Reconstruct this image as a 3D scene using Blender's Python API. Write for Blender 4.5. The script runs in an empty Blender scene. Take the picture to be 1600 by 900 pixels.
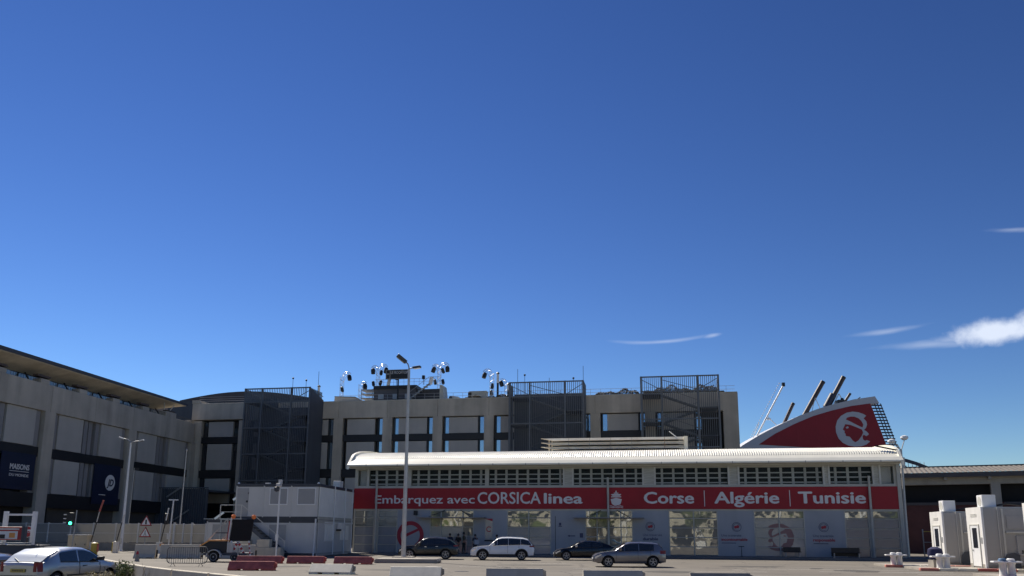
import bpy, bmesh, math, random
from mathutils import Vector, Matrix
R = math.radians
random.seed(7)
SC = bpy.context.scene
C = SC.collection

# ------------------------------------------------------------------ camera
PITCH = 10.69
cam_d = bpy.data.cameras.new('camera'); cam = bpy.data.objects.new('camera', cam_d); C.objects.link(cam)
cam_d.sensor_width = 36.0; cam_d.lens = 27.9; cam_d.shift_y = 150 / 1600
cam_d.clip_start = 0.1; cam_d.clip_end = 6000
cam.matrix_world = Matrix.Translation((0, 0, 1.9)) @ Matrix.Rotation(R(90 + PITCH), 4, 'X') @ Matrix.Rotation(0.006, 4, 'Z')
SC.camera = cam
SC.render.resolution_x = 1024; SC.render.resolution_y = 576

# ------------------------------------------------------------------ sun, sky, exposure
SUN_EL, SUN_AZ = 46.5, -35.0        # azimuth from +Y, negative = to the left
sd = bpy.data.lights.new('sun', 'SUN'); sd.energy = 5.0; sd.angle = R(0.53); sd.color = (1.0, 0.93, 0.82)
sun = bpy.data.objects.new('sun', sd); C.objects.link(sun)
to_sun = Vector((math.sin(R(SUN_AZ)) * math.cos(R(SUN_EL)), math.cos(R(SUN_AZ)) * math.cos(R(SUN_EL)), math.sin(R(SUN_EL))))
sun.rotation_euler = to_sun.to_track_quat('Z', 'Y').to_euler()

SC.view_settings.view_transform = 'Standard'; SC.view_settings.look = 'None'
SC.view_settings.exposure = 0.35; SC.view_settings.gamma = 1.0; SC.view_settings.use_curve_mapping = False
W = bpy.data.worlds.new('World'); SC.world = W; W.use_nodes = True
nt = W.node_tree; nt.nodes.clear()
def N(t, **kw):
    n = nt.nodes.new(t)
    for k, v in kw.items(): setattr(n, k, v)
    return n
def wl(a, b): nt.links.new(a, b)
def wmath(op, a, b=None, c=None):
    n = N('ShaderNodeMath', operation=op)
    for i, v in enumerate((a, b, c)):
        if v is None: continue
        if isinstance(v, (int, float)): n.inputs[i].default_value = v
        else: wl(v, n.inputs[i])
    return n.outputs[0]
sky = N('ShaderNodeTexSky', sky_type='NISHITA'); sky.sun_disc = False
sky.sun_elevation = R(SUN_EL); sky.sun_rotation = R(SUN_AZ)
sky.air_density = 1.0; sky.dust_density = 0.0; sky.ozone_density = 4.0; sky.altitude = 0
grade = N('ShaderNodeHueSaturation'); grade.inputs['Saturation'].default_value = 1.06; grade.inputs['Value'].default_value = 0.605; grade.inputs['Hue'].default_value = 0.506
wl(sky.outputs[0], grade.inputs['Color'])
gam = N('ShaderNodeGamma'); gam.inputs[1].default_value = 1.5
wl(grade.outputs[0], gam.inputs[0])
tc = N('ShaderNodeTexCoord'); sp = N('ShaderNodeSeparateXYZ'); wl(tc.outputs['Generated'], sp.inputs[0])
az = wmath('ARCTAN2', sp.outputs[0], sp.outputs[1]); el = wmath('ARCSINE', sp.outputs[2])
nz = N('ShaderNodeTexNoise'); nz.inputs['Scale'].default_value = 30; nz.inputs['Detail'].default_value = 7; nz.inputs['Roughness'].default_value = 0.6
wl(tc.outputs['Generated'], nz.inputs['Vector'])
mp = N('ShaderNodeMapping'); mp.inputs['Scale'].default_value = (1, 1, 5); wl(tc.outputs['Generated'], mp.inputs[0])
nz2 = N('ShaderNodeTexNoise'); nz2.inputs['Scale'].default_value = 16; nz2.inputs['Detail'].default_value = 6; wl(mp.outputs[0], nz2.inputs['Vector'])
def cloud(a0, e0, ra, re, tilt, noise, dens, soft, amp, curve=0.0):
    da = wmath('SUBTRACT', az, R(a0)); de = wmath('SUBTRACT', el, R(e0))
    de = wmath('SUBTRACT', de, wmath('MULTIPLY', da, tilt))
    if curve: de = wmath('SUBTRACT', de, wmath('MULTIPLY', wmath('MULTIPLY', da, da), curve))
    x = wmath('DIVIDE', da, R(ra)); y = wmath('DIVIDE', de, R(re))
    r = wmath('SQRT', wmath('ADD', wmath('MULTIPLY', x, x), wmath('MULTIPLY', y, y)))
    r = wmath('ADD', r, wmath('MULTIPLY', wmath('SUBTRACT', noise.outputs[0], 0.5), amp))
    m = N('ShaderNodeMapRange', interpolation_type='SMOOTHSTEP')
    wl(r, m.inputs[0]); m.inputs[1].default_value = 1.0; m.inputs[2].default_value = soft; m.inputs[3].default_value = 0; m.inputs[4].default_value = dens
    return m.outputs[0]
CL = [cloud(31.9, 12.55, 2.7, 0.98, 0.0, nz, 0.93, 0.35, 1.1), cloud(35.6, 12.9, 3.4, 1.2, 0.05, nz, 0.9, 0.25, 1.4), cloud(29.6, 12.3, 1.9, 0.42, 0.08, nz, 0.35, -0.3, 1.5),
      cloud(11.0, 13.55, 4.6, 0.2, 0.03, nz2, 0.34, -0.2, 1.0, 1.2), cloud(14.6, 13.85, 0.9, 0.2, 0.12, nz2, 0.36, -0.1, 1.2),
      cloud(25.9, 13.2, 3.2, 0.25, 0.06, nz2, 0.30, -0.2, 1.5, 0.8), cloud(28.6, 12.1, 4.2, 0.36, -0.03, nz2, 0.30, -0.2, 1.5),
      cloud(33.7, 18.5, 2.2, 0.22, -0.16, nz2, 0.26, -0.1, 1.5)]
tot = CL[0]
for c in CL[1:]: tot = wmath('MAXIMUM', tot, c)
mix = N('ShaderNodeMix', data_type='RGBA'); wl(tot, mix.inputs[0]); wl(gam.outputs[0], mix.inputs[6]); mix.inputs[7].default_value = (10.5, 11.5, 13.5, 1)
bg = N('ShaderNodeBackground'); bg.inputs[1].default_value = 0.06; wl(mix.outputs[2], bg.inputs[0])
wo = N('ShaderNodeOutputWorld'); wl(bg.outputs[0], wo.inputs[0])

# ------------------------------------------------------------------ materials
MATS = {}
def M(name, rgb, rough=0.6, metal=0.0, var=0.12, scale=1.5, bump=0.0, bscale=30, spec=0.5, streak=0.0, coat=0.0, emit=0.0, dark=None, alpha=1.0, trans=0.0):
    if name in MATS: return MATS[name]
    m = bpy.data.materials.new(name); m.use_nodes = True; t = m.node_tree; b = t.nodes['Principled BSDF']
    b.inputs['Roughness'].default_value = rough; b.inputs['Metallic'].default_value = metal
    b.inputs['Specular IOR Level'].default_value = spec; b.inputs['Coat Weight'].default_value = coat
    b.inputs['Coat Roughness'].default_value = 0.05
    g = t.nodes.new('ShaderNodeNewGeometry')
    n1 = t.nodes.new('ShaderNodeTexNoise'); n1.inputs['Scale'].default_value = scale; n1.inputs['Detail'].default_value = 6; n1.inputs['Roughness'].default_value = 0.62
    t.links.new(g.outputs['Position'], n1.inputs['Vector'])
    fac = n1.outputs[0]
    if streak:
        mpn = t.nodes.new('ShaderNodeMapping'); mpn.inputs['Scale'].default_value = (1.2, 1.2, 0.08)
        t.links.new(g.outputs['Position'], mpn.inputs[0])
        n2 = t.nodes.new('ShaderNodeTexNoise'); n2.inputs['Scale'].default_value = scale * 2; n2.inputs['Detail'].default_value = 4
        t.links.new(mpn.outputs[0], n2.inputs['Vector'])
        ad = t.nodes.new('ShaderNodeMix'); ad.inputs[0].default_value = streak
        t.links.new(fac, ad.inputs[2]); t.links.new(n2.outputs[0], ad.inputs[3]); fac = ad.outputs[0]
    rp = t.nodes.new('ShaderNodeMapRange'); rp.inputs[1].default_value = 0.3; rp.inputs[2].default_value = 0.7
    t.links.new(fac, rp.inputs[0])
    mx = t.nodes.new('ShaderNodeMix'); mx.data_type = 'RGBA'; t.links.new(rp.outputs[0], mx.inputs[0])
    lo = dark or tuple(c * (1 - var) for c in rgb); hi = tuple(min(1, c * (1 + var * 0.6)) for c in rgb)
    mx.inputs[6].default_value = (*lo, 1); mx.inputs[7].default_value = (*hi, 1)
    t.links.new(mx.outputs[2], b.inputs['Base Color'])
    if bump:
        nb = t.nodes.new('ShaderNodeTexNoise'); nb.inputs['Scale'].default_value = bscale; nb.inputs['Detail'].default_value = 4
        t.links.new(g.outputs['Position'], nb.inputs['Vector'])
        bp = t.nodes.new('ShaderNodeBump'); bp.inputs['Strength'].default_value = bump; bp.inputs['Distance'].default_value = 0.02
        t.links.new(nb.outputs[0], bp.inputs['Height']); t.links.new(bp.outputs[0], b.inputs['Normal'])
    if emit:
        b.inputs['Emission Color'].default_value = (*rgb, 1); b.inputs['Emission Strength'].default_value = emit
    if trans: b.inputs['Transmission Weight'].default_value = trans
    if alpha < 1: b.inputs['Alpha'].default_value = alpha
    MATS[name] = m; return m

def wavy_glass(name, rgb, rough, metal, strength, sc=0.7, spec=0.9):
    m = M(name, rgb, rough, metal, var=0.1, spec=spec); t = m.node_tree; b = t.nodes['Principled BSDF']
    g = t.nodes.new('ShaderNodeNewGeometry'); nb = t.nodes.new('ShaderNodeTexNoise'); nb.inputs['Scale'].default_value = sc; nb.inputs['Detail'].default_value = 1
    t.links.new(g.outputs['Position'], nb.inputs['Vector'])
    bp = t.nodes.new('ShaderNodeBump'); bp.inputs['Strength'].default_value = strength; bp.inputs['Distance'].default_value = 0.05
    t.links.new(nb.outputs[0], bp.inputs['Height']); t.links.new(bp.outputs[0], b.inputs['Normal'])
    return m

m_stone = M('facade_concrete', (0.52, 0.465, 0.385), 0.8, var=0.36, scale=0.3, bump=0.15, streak=0.55)
m_stone2 = M('facade_concrete_wing', (0.47, 0.425, 0.36), 0.8, var=0.36, scale=0.3, bump=0.15, streak=0.55)
m_panel = M('facade_panel', (0.45, 0.425, 0.39), 0.75, var=0.16, scale=0.3, streak=0.4)
m_reveal = M('reveal_metal', (0.26, 0.25, 0.25), 0.6, var=0.1, scale=0.4)
m_darkband = M('dark_metal_band', (0.016, 0.016, 0.018), 0.5, var=0.2, scale=0.5)
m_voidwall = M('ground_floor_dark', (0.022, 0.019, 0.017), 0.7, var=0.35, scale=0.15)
m_bluewin = wavy_glass('sky_reflecting_glass', (0.46, 0.55, 0.64), 0.06, 0.9, 0.02)
m_darkglass = wavy_glass('dark_glass', (0.02, 0.022, 0.028), 0.08, 0.0, 0.03)
m_cage = M('stair_cage_steel', (0.12, 0.13, 0.145), 0.5, metal=0.2, var=0.15, scale=0.6)
m_cage2 = M('stair_cage_plate', (0.075, 0.083, 0.10), 0.6, var=0.25, scale=0.3, streak=0.5)
m_rail = M('galvanised_rail', (0.38, 0.39, 0.4), 0.4, metal=0.6, var=0.1)
m_steel = M('galvanised_steel', (0.56, 0.54, 0.51), 0.42, metal=0.35, var=0.12, scale=3)
m_alu = M('aluminium_truss', (0.75, 0.76, 0.78), 0.3, metal=0.8, var=0.05)
m_black = M('black_plastic', (0.018, 0.018, 0.02), 0.5, var=0.2, scale=4)
m_soffit = M('soffit_boards', (0.74, 0.65, 0.51), 0.7, var=0.2, scale=0.5, dark=(0.56, 0.48, 0.37))
m_roofedge = M('roof_edge_dark', (0.06, 0.055, 0.06), 0.5, var=0.2)
m_archroof = M('arched_roof_sheet', (0.10, 0.085, 0.085), 0.55, var=0.2, scale=0.3)
m_navy = M('navy_banner', (0.006, 0.012, 0.042), 0.6, var=0.25, scale=0.6)
m_white = M('white_paint', (0.80, 0.80, 0.79), 0.4, var=0.06, scale=2)
m_whited = M('white_paint_worn', (0.74, 0.73, 0.69), 0.5, var=0.2, scale=1.8, streak=0.5)
m_roof = M('roof_cream_metal', (0.90, 0.865, 0.74), 0.38, var=0.07, scale=0.6, streak=0.0)
m_vent = M('vent_cream_metal', (0.78, 0.74, 0.62), 0.45, var=0.3, scale=0.5, dark=(0.60, 0.52, 0.40))
m_tframe = M('terminal_frame', (0.50, 0.485, 0.42), 0.5, var=0.12, scale=1)
m_red = M('sign_red', (0.36, 0.010, 0.018), 0.6, var=0.16, scale=0.5)
m_letter = M('sign_letters', (0.76, 0.73, 0.71), 0.5, var=0.04)
m_blue = M('blue_grey_cladding', (0.38, 0.39, 0.41), 0.5, var=0.16, scale=0.4, streak=0.3)
m_frost = wavy_glass('frosted_glass', (0.27, 0.28, 0.30), 0.12, 0.0, 0.02, spec=0.9)
m_frostw = wavy_glass('white_film_glass', (0.36, 0.36, 0.35), 0.12, 0.0, 0.02, spec=0.9)
m_frostb = wavy_glass('blue_film_glass', (0.08, 0.115, 0.17), 0.1, 0.0, 0.02, spec=1.0)
m_clear = wavy_glass('reflecting_glass', (0.42, 0.42, 0.37), 0.025, 0.55, 0.22, sc=0.9)
m_inner = M('terminal_interior', (0.045, 0.036, 0.032), 0.8, var=0.4, scale=0.8)
m_louvre = M('louvre_grey', (0.60, 0.59, 0.53), 0.5, var=0.15, scale=1.5)
m_navytxt = M('print_navy', (0.05, 0.06, 0.13), 0.5, var=0.1)
m_redtxt = M('print_red', (0.38, 0.015, 0.04), 0.5, var=0.1)
m_ringpale = M('print_faded_red', (0.30, 0.15, 0.14), 0.4, var=0.1)
m_cont = M('cabin_panel', (0.60, 0.59, 0.565), 0.5, var=0.07, scale=0.8, streak=0.4)
m_contlt = M('cabin_panel_light', (0.86, 0.86, 0.80), 0.5, var=0.06, scale=0.8)
m_contdk = M('cabin_frame_dark', (0.05, 0.055, 0.07), 0.5, var=0.2)
m_shut = M('roller_shutter', (0.36, 0.36, 0.36), 0.5, var=0.06)
m_conc = M('concrete', (0.56, 0.505, 0.41), 0.85, var=0.2, scale=1.6, bump=0.3, bscale=25, streak=0.3)
m_concd = M('concrete_grey', (0.36, 0.325, 0.275), 0.85, var=0.22, scale=1.5, bump=0.3, bscale=25)
m_conclt = M('whitened_concrete', (0.84, 0.78, 0.64), 0.8, var=0.14, scale=2.5, bump=0.25, bscale=25)
m_redc = M('red_painted_concrete', (0.50, 0.125, 0.10), 0.7, var=0.35, scale=2.5, bump=0.2, bscale=25)
m_kerbred = M('kerb_red', (0.60, 0.22, 0.17), 0.75, var=0.25, scale=3)
m_yellow = M('yellow_paint', (0.50, 0.38, 0.07), 0.6, var=0.25, scale=3)
m_orange = M('orange_lens', (0.85, 0.22, 0.05), 0.3, var=0.1)
m_orangep = M('orange_panel', (0.80, 0.36, 0.10), 0.5, var=0.15)
m_redw = M('red_reflector', (0.42, 0.025, 0.03), 0.4, var=0.1)
m_tyre = M('tyre_rubber', (0.022, 0.022, 0.024), 0.75, var=0.2, scale=6)
m_rim = M('alloy_rim', (0.42, 0.42, 0.43), 0.35, metal=0.8, var=0.05)
m_carglass = wavy_glass('car_glass', (0.02, 0.024, 0.028), 0.04, 0.0, 0.01, spec=0.9)
m_wellblk = M('underbody_black', (0.012, 0.012, 0.013), 0.8, var=0.2)
m_trim = M('car_black_trim', (0.025, 0.025, 0.028), 0.5, var=0.1)
m_lens = M('headlamp_lens', (0.75, 0.78, 0.8), 0.08, metal=0.6, var=0.05)
m_tail = M('tail_lamp', (0.20, 0.008, 0.012), 0.35, var=0.1)
m_shed = M('shed_concrete', (0.36, 0.34, 0.30), 0.85, var=0.28, scale=0.5, streak=0.5)
m_shedroof = M('shed_roof_sheet', (0.19, 0.165, 0.135), 0.7, var=0.3, scale=0.8, streak=0.2)
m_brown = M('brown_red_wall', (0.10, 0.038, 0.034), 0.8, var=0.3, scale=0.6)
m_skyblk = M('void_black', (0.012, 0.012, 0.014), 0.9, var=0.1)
m_booth = M('booth_shaded_white', (0.40, 0.39, 0.37), 0.6, var=0.08, scale=0.8, streak=0.4)  # white booth walls facing the camera, their shade put into the colour
m_funred = M('funnel_red', (0.30, 0.008, 0.018), 0.6, var=0.14, scale=0.2)
m_funwh = M('funnel_white', (0.52, 0.53, 0.57), 0.5, var=0.06, scale=0.2)
m_funblk = M('funnel_grille', (0.03, 0.035, 0.06), 0.5, var=0.1)
m_pipe = M('exhaust_pipe', (0.07, 0.05, 0.05), 0.5, var=0.4, scale=0.8)
m_leaf = M('leaf_green', (0.15, 0.19, 0.05), 0.7, var=0.5, scale=9)
m_leafd = M('leaf_dull', (0.085, 0.07, 0.045), 0.8, var=0.5, scale=5)
m_twig = M('dry_twig', (0.20, 0.16, 0.10), 0.8, var=0.3)
def fence_mat():
    m = M('fence_mesh_sheet', (0.56, 0.54, 0.49), 0.6, var=0.1, scale=0.8); t = m.node_tree; b = t.nodes['Principled BSDF']
    tr_ = t.nodes.new('ShaderNodeBsdfTranslucent'); tr_.inputs[0].default_value = (.40, .385, .35, 1); mx = t.nodes.new('ShaderNodeMixShader'); mx.inputs[0].default_value = .45
    t.links.new(b.outputs[0], mx.inputs[1]); t.links.new(tr_.outputs[0], mx.inputs[2]); t.links.new(mx.outputs[0], t.nodes['Material Output'].inputs[0]); return m
m_fence = fence_mat()
m_beige = M('beige_cabinet', (0.62, 0.52, 0.36), 0.6, var=0.1, scale=1.5)
m_green = M('signal_green', (0.05, 0.9, 0.45), 0.3, emit=4.0, var=0.0)
m_mark = M('road_paint', (0.66, 0.64, 0.58), 0.75, var=0.3, scale=3)
m_skin = M('skin', (0.35, 0.2, 0.14), 0.6, var=0.05)

# ------------------------------------------------------------------ builders
class MB:
    def __init__(s): s.v = []; s.f = []
    def add(s, vs, fs):
        o = len(s.v); s.v += [tuple(p) for p in vs]; s.f += [tuple(i + o for i in f) for f in fs]; return s
    def box(s, x0, x1, y0, y1, z0, z1):
        if x0 > x1: x0, x1 = x1, x0
        if y0 > y1: y0, y1 = y1, y0
        if z0 > z1: z0, z1 = z1, z0
        return s.add([(x0, y0, z0), (x1, y0, z0), (x1, y1, z0), (x0, y1, z0), (x0, y0, z1), (x1, y0, z1), (x1, y1, z1), (x0, y1, z1)],
                     [(0, 3, 2, 1), (4, 5, 6, 7), (0, 1, 5, 4), (1, 2, 6, 5), (2, 3, 7, 6), (3, 0, 4, 7)])
    def bar(s, a, b, w, h=None, up=(0, 0, 1)):
        h = h or w; a = Vector(a); b = Vector(b); d = (b - a).normalized(); u = Vector(up)
        if abs(d.dot(u)) > 0.98: u = Vector((0, 1, 0))
        x = d.cross(u).normalized(); y = x.cross(d).normalized(); x *= w / 2; y *= h / 2
        vs = [a - x - y, a + x - y, a + x + y, a - x + y, b - x - y, b + x - y, b + x + y, b - x + y]
        return s.add(vs, [(0, 1, 2, 3), (4, 7, 6, 5), (0, 4, 5, 1), (1, 5, 6, 2), (2, 6, 7, 3), (3, 7, 4, 0)])
    def tube(s, pts, r, n=8, caps=True):
        pts = [Vector(p) for p in pts]; rs = r if isinstance(r, (list, tuple)) else [r] * len(pts)
        vs = []; px = None
        for i, p in enumerate(pts):
            d = (pts[min(i + 1, len(pts) - 1)] - pts[max(i - 1, 0)]).normalized()
            if px is None:
                u = Vector((0, 0, 1)) if abs(d.z) < 0.9 else Vector((0, 1, 0)); px = d.cross(u).normalized()
            px = (px - d * px.dot(d)).normalized(); py = d.cross(px)
            vs += [p + (px * math.cos(6.28318 * k / n) + py * math.sin(6.28318 * k / n)) * rs[i] for k in range(n)]
        fs = [(i * n + k, i * n + (k + 1) % n, (i + 1) * n + (k + 1) % n, (i + 1) * n + k) for i in range(len(pts) - 1) for k in range(n)]
        if caps: fs += [tuple(range(n - 1, -1, -1)), tuple((len(pts) - 1) * n + k for k in range(n))]
        return s.add(vs, fs)
    def prism(s, poly, y0, y1, plane='xz'):
        n = len(poly)
        if plane == 'xz': A = [(p[0], y0, p[1]) for p in poly]; B = [(p[0], y1, p[1]) for p in poly]
        elif plane == 'yz': A = [(y0, p[0], p[1]) for p in poly]; B = [(y1, p[0], p[1]) for p in poly]
        else: A = [(p[0], p[1], y0) for p in poly]; B = [(p[0], p[1], y1) for p in poly]
        return s.add(A + B, [tuple(range(n)), tuple(range(2 * n - 1, n - 1, -1))] + [(i, i + n, (i + 1) % n + n, (i + 1) % n) for i in range(n)])
    def ring(s, cx, cz, r0, r1, y0, y1, a0=0, a1=360, n=40):
        vs = []; k = int(n)
        for i in range(k + 1):
            a = R(a0 + (a1 - a0) * i / k); c, q = math.cos(a), math.sin(a)
            vs += [(cx + r0 * c, y0, cz + r0 * q), (cx + r1 * c, y0, cz + r1 * q), (cx + r1 * c, y1, cz + r1 * q), (cx + r0 * c, y1, cz + r0 * q)]
        fs = []
        for i in range(k):
            o = i * 4; p = o + 4
            for j in range(4): fs.append((o + j, p + j, p + (j + 1) % 4, o + (j + 1) % 4))
        if abs(a1 - a0) < 359.9: fs += [(0, 1, 2, 3), (k * 4 + 3, k * 4 + 2, k * 4 + 1, k * 4)]
        return s.add(vs, fs)
    def lathe(s, prof, c=(0, 0, 0), n=16, axis='z'):
        vs = []
        for r, h in prof:
            for k in range(n):
                a = 6.28318 * k / n
                if axis == 'z': vs.append((c[0] + r * math.cos(a), c[1] + r * math.sin(a), c[2] + h))
                elif axis == 'y': vs.append((c[0] + r * math.cos(a), c[1] + h, c[2] + r * math.sin(a)))
                else: vs.append((c[0] + h, c[1] + r * math.cos(a), c[2] + r * math.sin(a)))
        m = len(prof)
        fs = [(i * n + k, i * n + (k + 1) % n, (i + 1) * n + (k + 1) % n, (i + 1) * n + k) for i in range(m - 1) for k in range(n)]
        fs += [tuple(range(n - 1, -1, -1)), tuple((m - 1) * n + k for k in range(n))]
        return s.add(vs, fs)
    def mesh(s, name, mat, smooth=False, fix=True):
        me = bpy.data.meshes.new(name); me.from_pydata(s.v, [], s.f); me.materials.append(mat)
        if fix:
            bm = bmesh.new(); bm.from_mesh(me); bmesh.ops.recalc_face_normals(bm, faces=bm.faces[:]); bm.to_mesh(me); bm.free()
        if smooth:
            for p in me.polygons: p.use_smooth = True
            me.set_sharp_from_angle(angle=R(38))
        return me

def link(name, me, parent=None, loc=(0, 0, 0), rot=(0, 0, 0)):
    o = bpy.data.objects.new(name, me); C.objects.link(o)
    if parent: o.parent = parent
    o.location = loc; o.rotation_euler = rot; return o
def P(name, mb, mat, parent=None, loc=(0, 0, 0), rot=(0, 0, 0), smooth=False, stuff=False, label=None):
    o = link(name, mb.mesh(name, mat, smooth), parent, loc, rot)
    if stuff: o['kind'] = 'stuff'
    if label: o['label'] = label
    return o
def tag(o, label, cat, group=None):
    o['label'] = label; o['category'] = cat
    if group: o['group'] = group
    return o
def thing(name, label, cat, loc=(0, 0, 0), rz=0, group=None):
    o = bpy.data.objects.new(name, None); C.objects.link(o); o.location = loc; o.rotation_euler = (0, 0, rz); o.empty_display_size = 0.3
    return tag(o, label, cat, group)
def struct(o): o['kind'] = 'structure'; return o
def dup(o, loc=None, rz=None, label=None, parent=None):
    c = o.copy(); C.objects.link(c)
    if parent: c.parent = parent
    if loc is not None: c.location = loc
    if rz is not None: c.rotation_euler = (0, 0, rz)
    if label: c['label'] = label
    for ch in [x for x in list(C.objects) if x.parent == o]: dup(ch, parent=c)
    return c
def bevel(o, w=0.02, n=2):
    m = o.modifiers.new('bevel', 'BEVEL'); m.width = w; m.segments = n; m.limit_method = 'ANGLE'; m.angle_limit = R(35); return o
def text_mesh(s, x0, z0, width=None, height=None, bold=0.0, depth=0.02, y=0, shear=0.0, mat=None):
    """cut letters standing in the local xz plane: x0 = left edge, z0 = baseline, height = cap height; bold thickens the strokes"""
    cu = bpy.data.curves.new('txt', 'FONT'); cu.body = s; cu.size = 1; cu.extrude = 0.0; cu.resolution_u = 3; cu.shear = shear
    to = bpy.data.objects.new('txt', cu); C.objects.link(to)
    dg = bpy.context.evaluated_depsgraph_get(); src = bpy.data.meshes.new_from_object(to.evaluated_get(dg), depsgraph=dg)
    bpy.data.objects.remove(to)
    xs = [v.co.x for v in src.vertices]; sx0 = min(xs); ww = max(xs) - sx0; cap = 0.729
    hs = height / cap if height else width / ww
    ws = width / ww if width else hs
    bm = bmesh.new(); shifts = [(0, 0)] if not bold else [(0, 0), (bold, 0), (-bold, 0), (0, bold * .8), (0, -bold * .8)]
    for i, (ox, oz) in enumerate(shifts):
        b2 = bmesh.new(); b2.from_mesh(src)
        ex = bmesh.ops.extrude_face_region(b2, geom=b2.faces[:])
        for v in [g for g in ex['geom'] if isinstance(g, bmesh.types.BMVert)]: v.co.z = 1
        bmesh.ops.recalc_face_normals(b2, faces=b2.faces[:])
        dd = depth + .002 * i
        for v in b2.verts: v.co = ((v.co.x - sx0 + ox) * ws + x0, y - (dd if v.co.z > .5 else 0), (v.co.y + oz) * hs + z0)
        tmp = bpy.data.meshes.new('tmp'); b2.to_mesh(tmp); b2.free(); bm.from_mesh(tmp); bpy.data.meshes.remove(tmp)
    bmesh.ops.recalc_face_normals(bm, faces=bm.faces[:])
    src.clear_geometry(); bm.to_mesh(src); bm.free(); src.materials.clear(); src.materials.append(mat); return src
def textp(name, parent, *a, **k): return link(name, text_mesh(*a, **k), parent)
# ------------------------------------------------------------------ ground
def ground_mat():
    m = bpy.data.materials.new('dusty_asphalt'); m.use_nodes = True; t = m.node_tree; b = t.nodes['Principled BSDF']; L = t.links.new
    b.inputs['Roughness'].default_value = 0.88
    g = t.nodes.new('ShaderNodeNewGeometry')
    def noise(sc, det, mpg=None):
        n = t.nodes.new('ShaderNodeTexNoise'); n.inputs['Scale'].default_value = sc; n.inputs['Detail'].default_value = det; n.inputs['Roughness'].default_value = 0.65
        if mpg:
            q = t.nodes.new('ShaderNodeMapping'); q.inputs['Scale'].default_value = mpg; q.inputs['Rotation'].default_value = (0, 0, R(9)); L(g.outputs['Position'], q.inputs[0]); L(q.outputs[0], n.inputs['Vector'])
        else: L(g.outputs['Position'], n.inputs['Vector'])
        return n.outputs[0]
    def ramp(f, a, b_, c0, c1):
        r = t.nodes.new('ShaderNodeMapRange'); L(f, r.inputs[0]); r.inputs[1].default_value = a; r.inputs[2].default_value = b_; r.inputs[3].default_value = c0; r.inputs[4].default_value = c1; return r.outputs[0]
    def mixc(f, a, c):
        x = t.nodes.new('ShaderNodeMix'); x.data_type = 'RGBA'; L(f, x.inputs[0])
        for i, v in ((6, a), (7, c)):
            if isinstance(v, tuple): x.inputs[i].default_value = (*v, 1)
            else: L(v, x.inputs[i])
        return x.outputs[2]
    c = mixc(ramp(noise(0.12, 5), .35, .65, 0, 1), (0.155, 0.135, 0.108), (0.20, 0.176, 0.143))
    c = mixc(ramp(noise(0.5, 4, (0.12, 1.6, 1)), .5, .68, 0, .55), c, (0.115, 0.105, 0.092))        # tyre-worn bands along the lane
    c = mixc(ramp(noise(0.9, 3, (0.1, 1.2, 1)), .56, .66, 0, .5), c, (0.26, 0.24, 0.21))
    c = mixc(ramp(noise(1.7, 6), .62, .72, 0, .6), c, (0.08, 0.074, 0.068))                        # oil and patches
    c = mixc(ramp(noise(60, 2), .35, .65, 0, .35), c, (0.10, 0.092, 0.082))
    vo = t.nodes.new('ShaderNodeTexVoronoi'); vo.feature = 'DISTANCE_TO_EDGE'; vo.inputs['Scale'].default_value = .22
    wv = t.nodes.new('ShaderNodeTexNoise'); wv.inputs['Scale'].default_value = 1.2; wv.inputs['Detail'].default_value = 4; L(g.outputs['Position'], wv.inputs['Vector'])
    ax = t.nodes.new('ShaderNodeVectorMath'); ax.operation = 'ADD'; L(g.outputs['Position'], ax.inputs[0]); L(wv.outputs['Color'], ax.inputs[1]); L(ax.outputs[0], vo.inputs['Vector'])
    c = mixc(ramp(vo.outputs['Distance'], .004, .012, .75, 0), c, (0.05, 0.046, 0.042))
    L(c, b.inputs['Base Color'])
    bp = t.nodes.new('ShaderNodeBump'); bp.inputs['Strength'].default_value = 0.35; bp.inputs['Distance'].default_value = 0.01; L(noise(45, 3), bp.inputs['Height']); L(bp.outputs[0], b.inputs['Normal'])
    return m
gm = ground_mat()
me = MB().add([(-3000, -3000, 0), (3000, -3000, 0), (3000, 3000, 0), (-3000, 3000, 0)], [(0, 1, 2, 3)]).mesh('ground', gm)
struct(link('ground', me))

# ------------------------------------------------------------------ shopping centre, long block
rzB = math.atan2(-0.17656, 0.98429); PITCHB = 8.06
mall = thing('shopping_centre', 'long grey concrete shopping centre block with recessed panels behind the terminal', 'building', (-51.13, 128, 0), rzB)
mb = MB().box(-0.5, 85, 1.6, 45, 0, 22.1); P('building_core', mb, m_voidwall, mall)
for k in range(9):
    a = 9.0 if k == 0 else .05 + PITCHB * (k + 1); b = 85.0 if k == 8 else .05 + PITCHB * (k + 2) - .035
    bevel(P('parapet', MB().box(a, b, 0, 1.6, 19.6, 22.25), m_stone, mall), .03)
P('coping', MB().box(9, 85.05, -.04, 1.65, 22.25, 22.33), m_louvre, mall)
P('gable_wall', MB().box(84.9, 85.1, 0.05, 45, 0, 22.2), m_stone, mall)
mb = MB().box(-0.9, 8.9, -0.25, 1.6, 19.75, 22.45); mb.box(-1.0, 0.4, -0.3, 2.5, 22.45, 22.95); mb.box(-1.9, -0.9, -0.6, 1.5, 16.2, 19.7)
bevel(P('parapet', mb, m_stone, mall, label='parapet stretch beside the wing, with a raised end block'), .04)
pier = MB().box(-0.75, 0.75, 0.0, 1.6, 0, 19.6).mesh('pier', m_stone)
for k in range(11):
    u = 0.05 + PITCHB * k
    if k == 10: P('pier', MB().box(82.95, 84.98, 0.005, 1.6, 0, 19.6), m_stone, mall); continue
    link('pier', pier, mall, (u, 0, 0))
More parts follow.
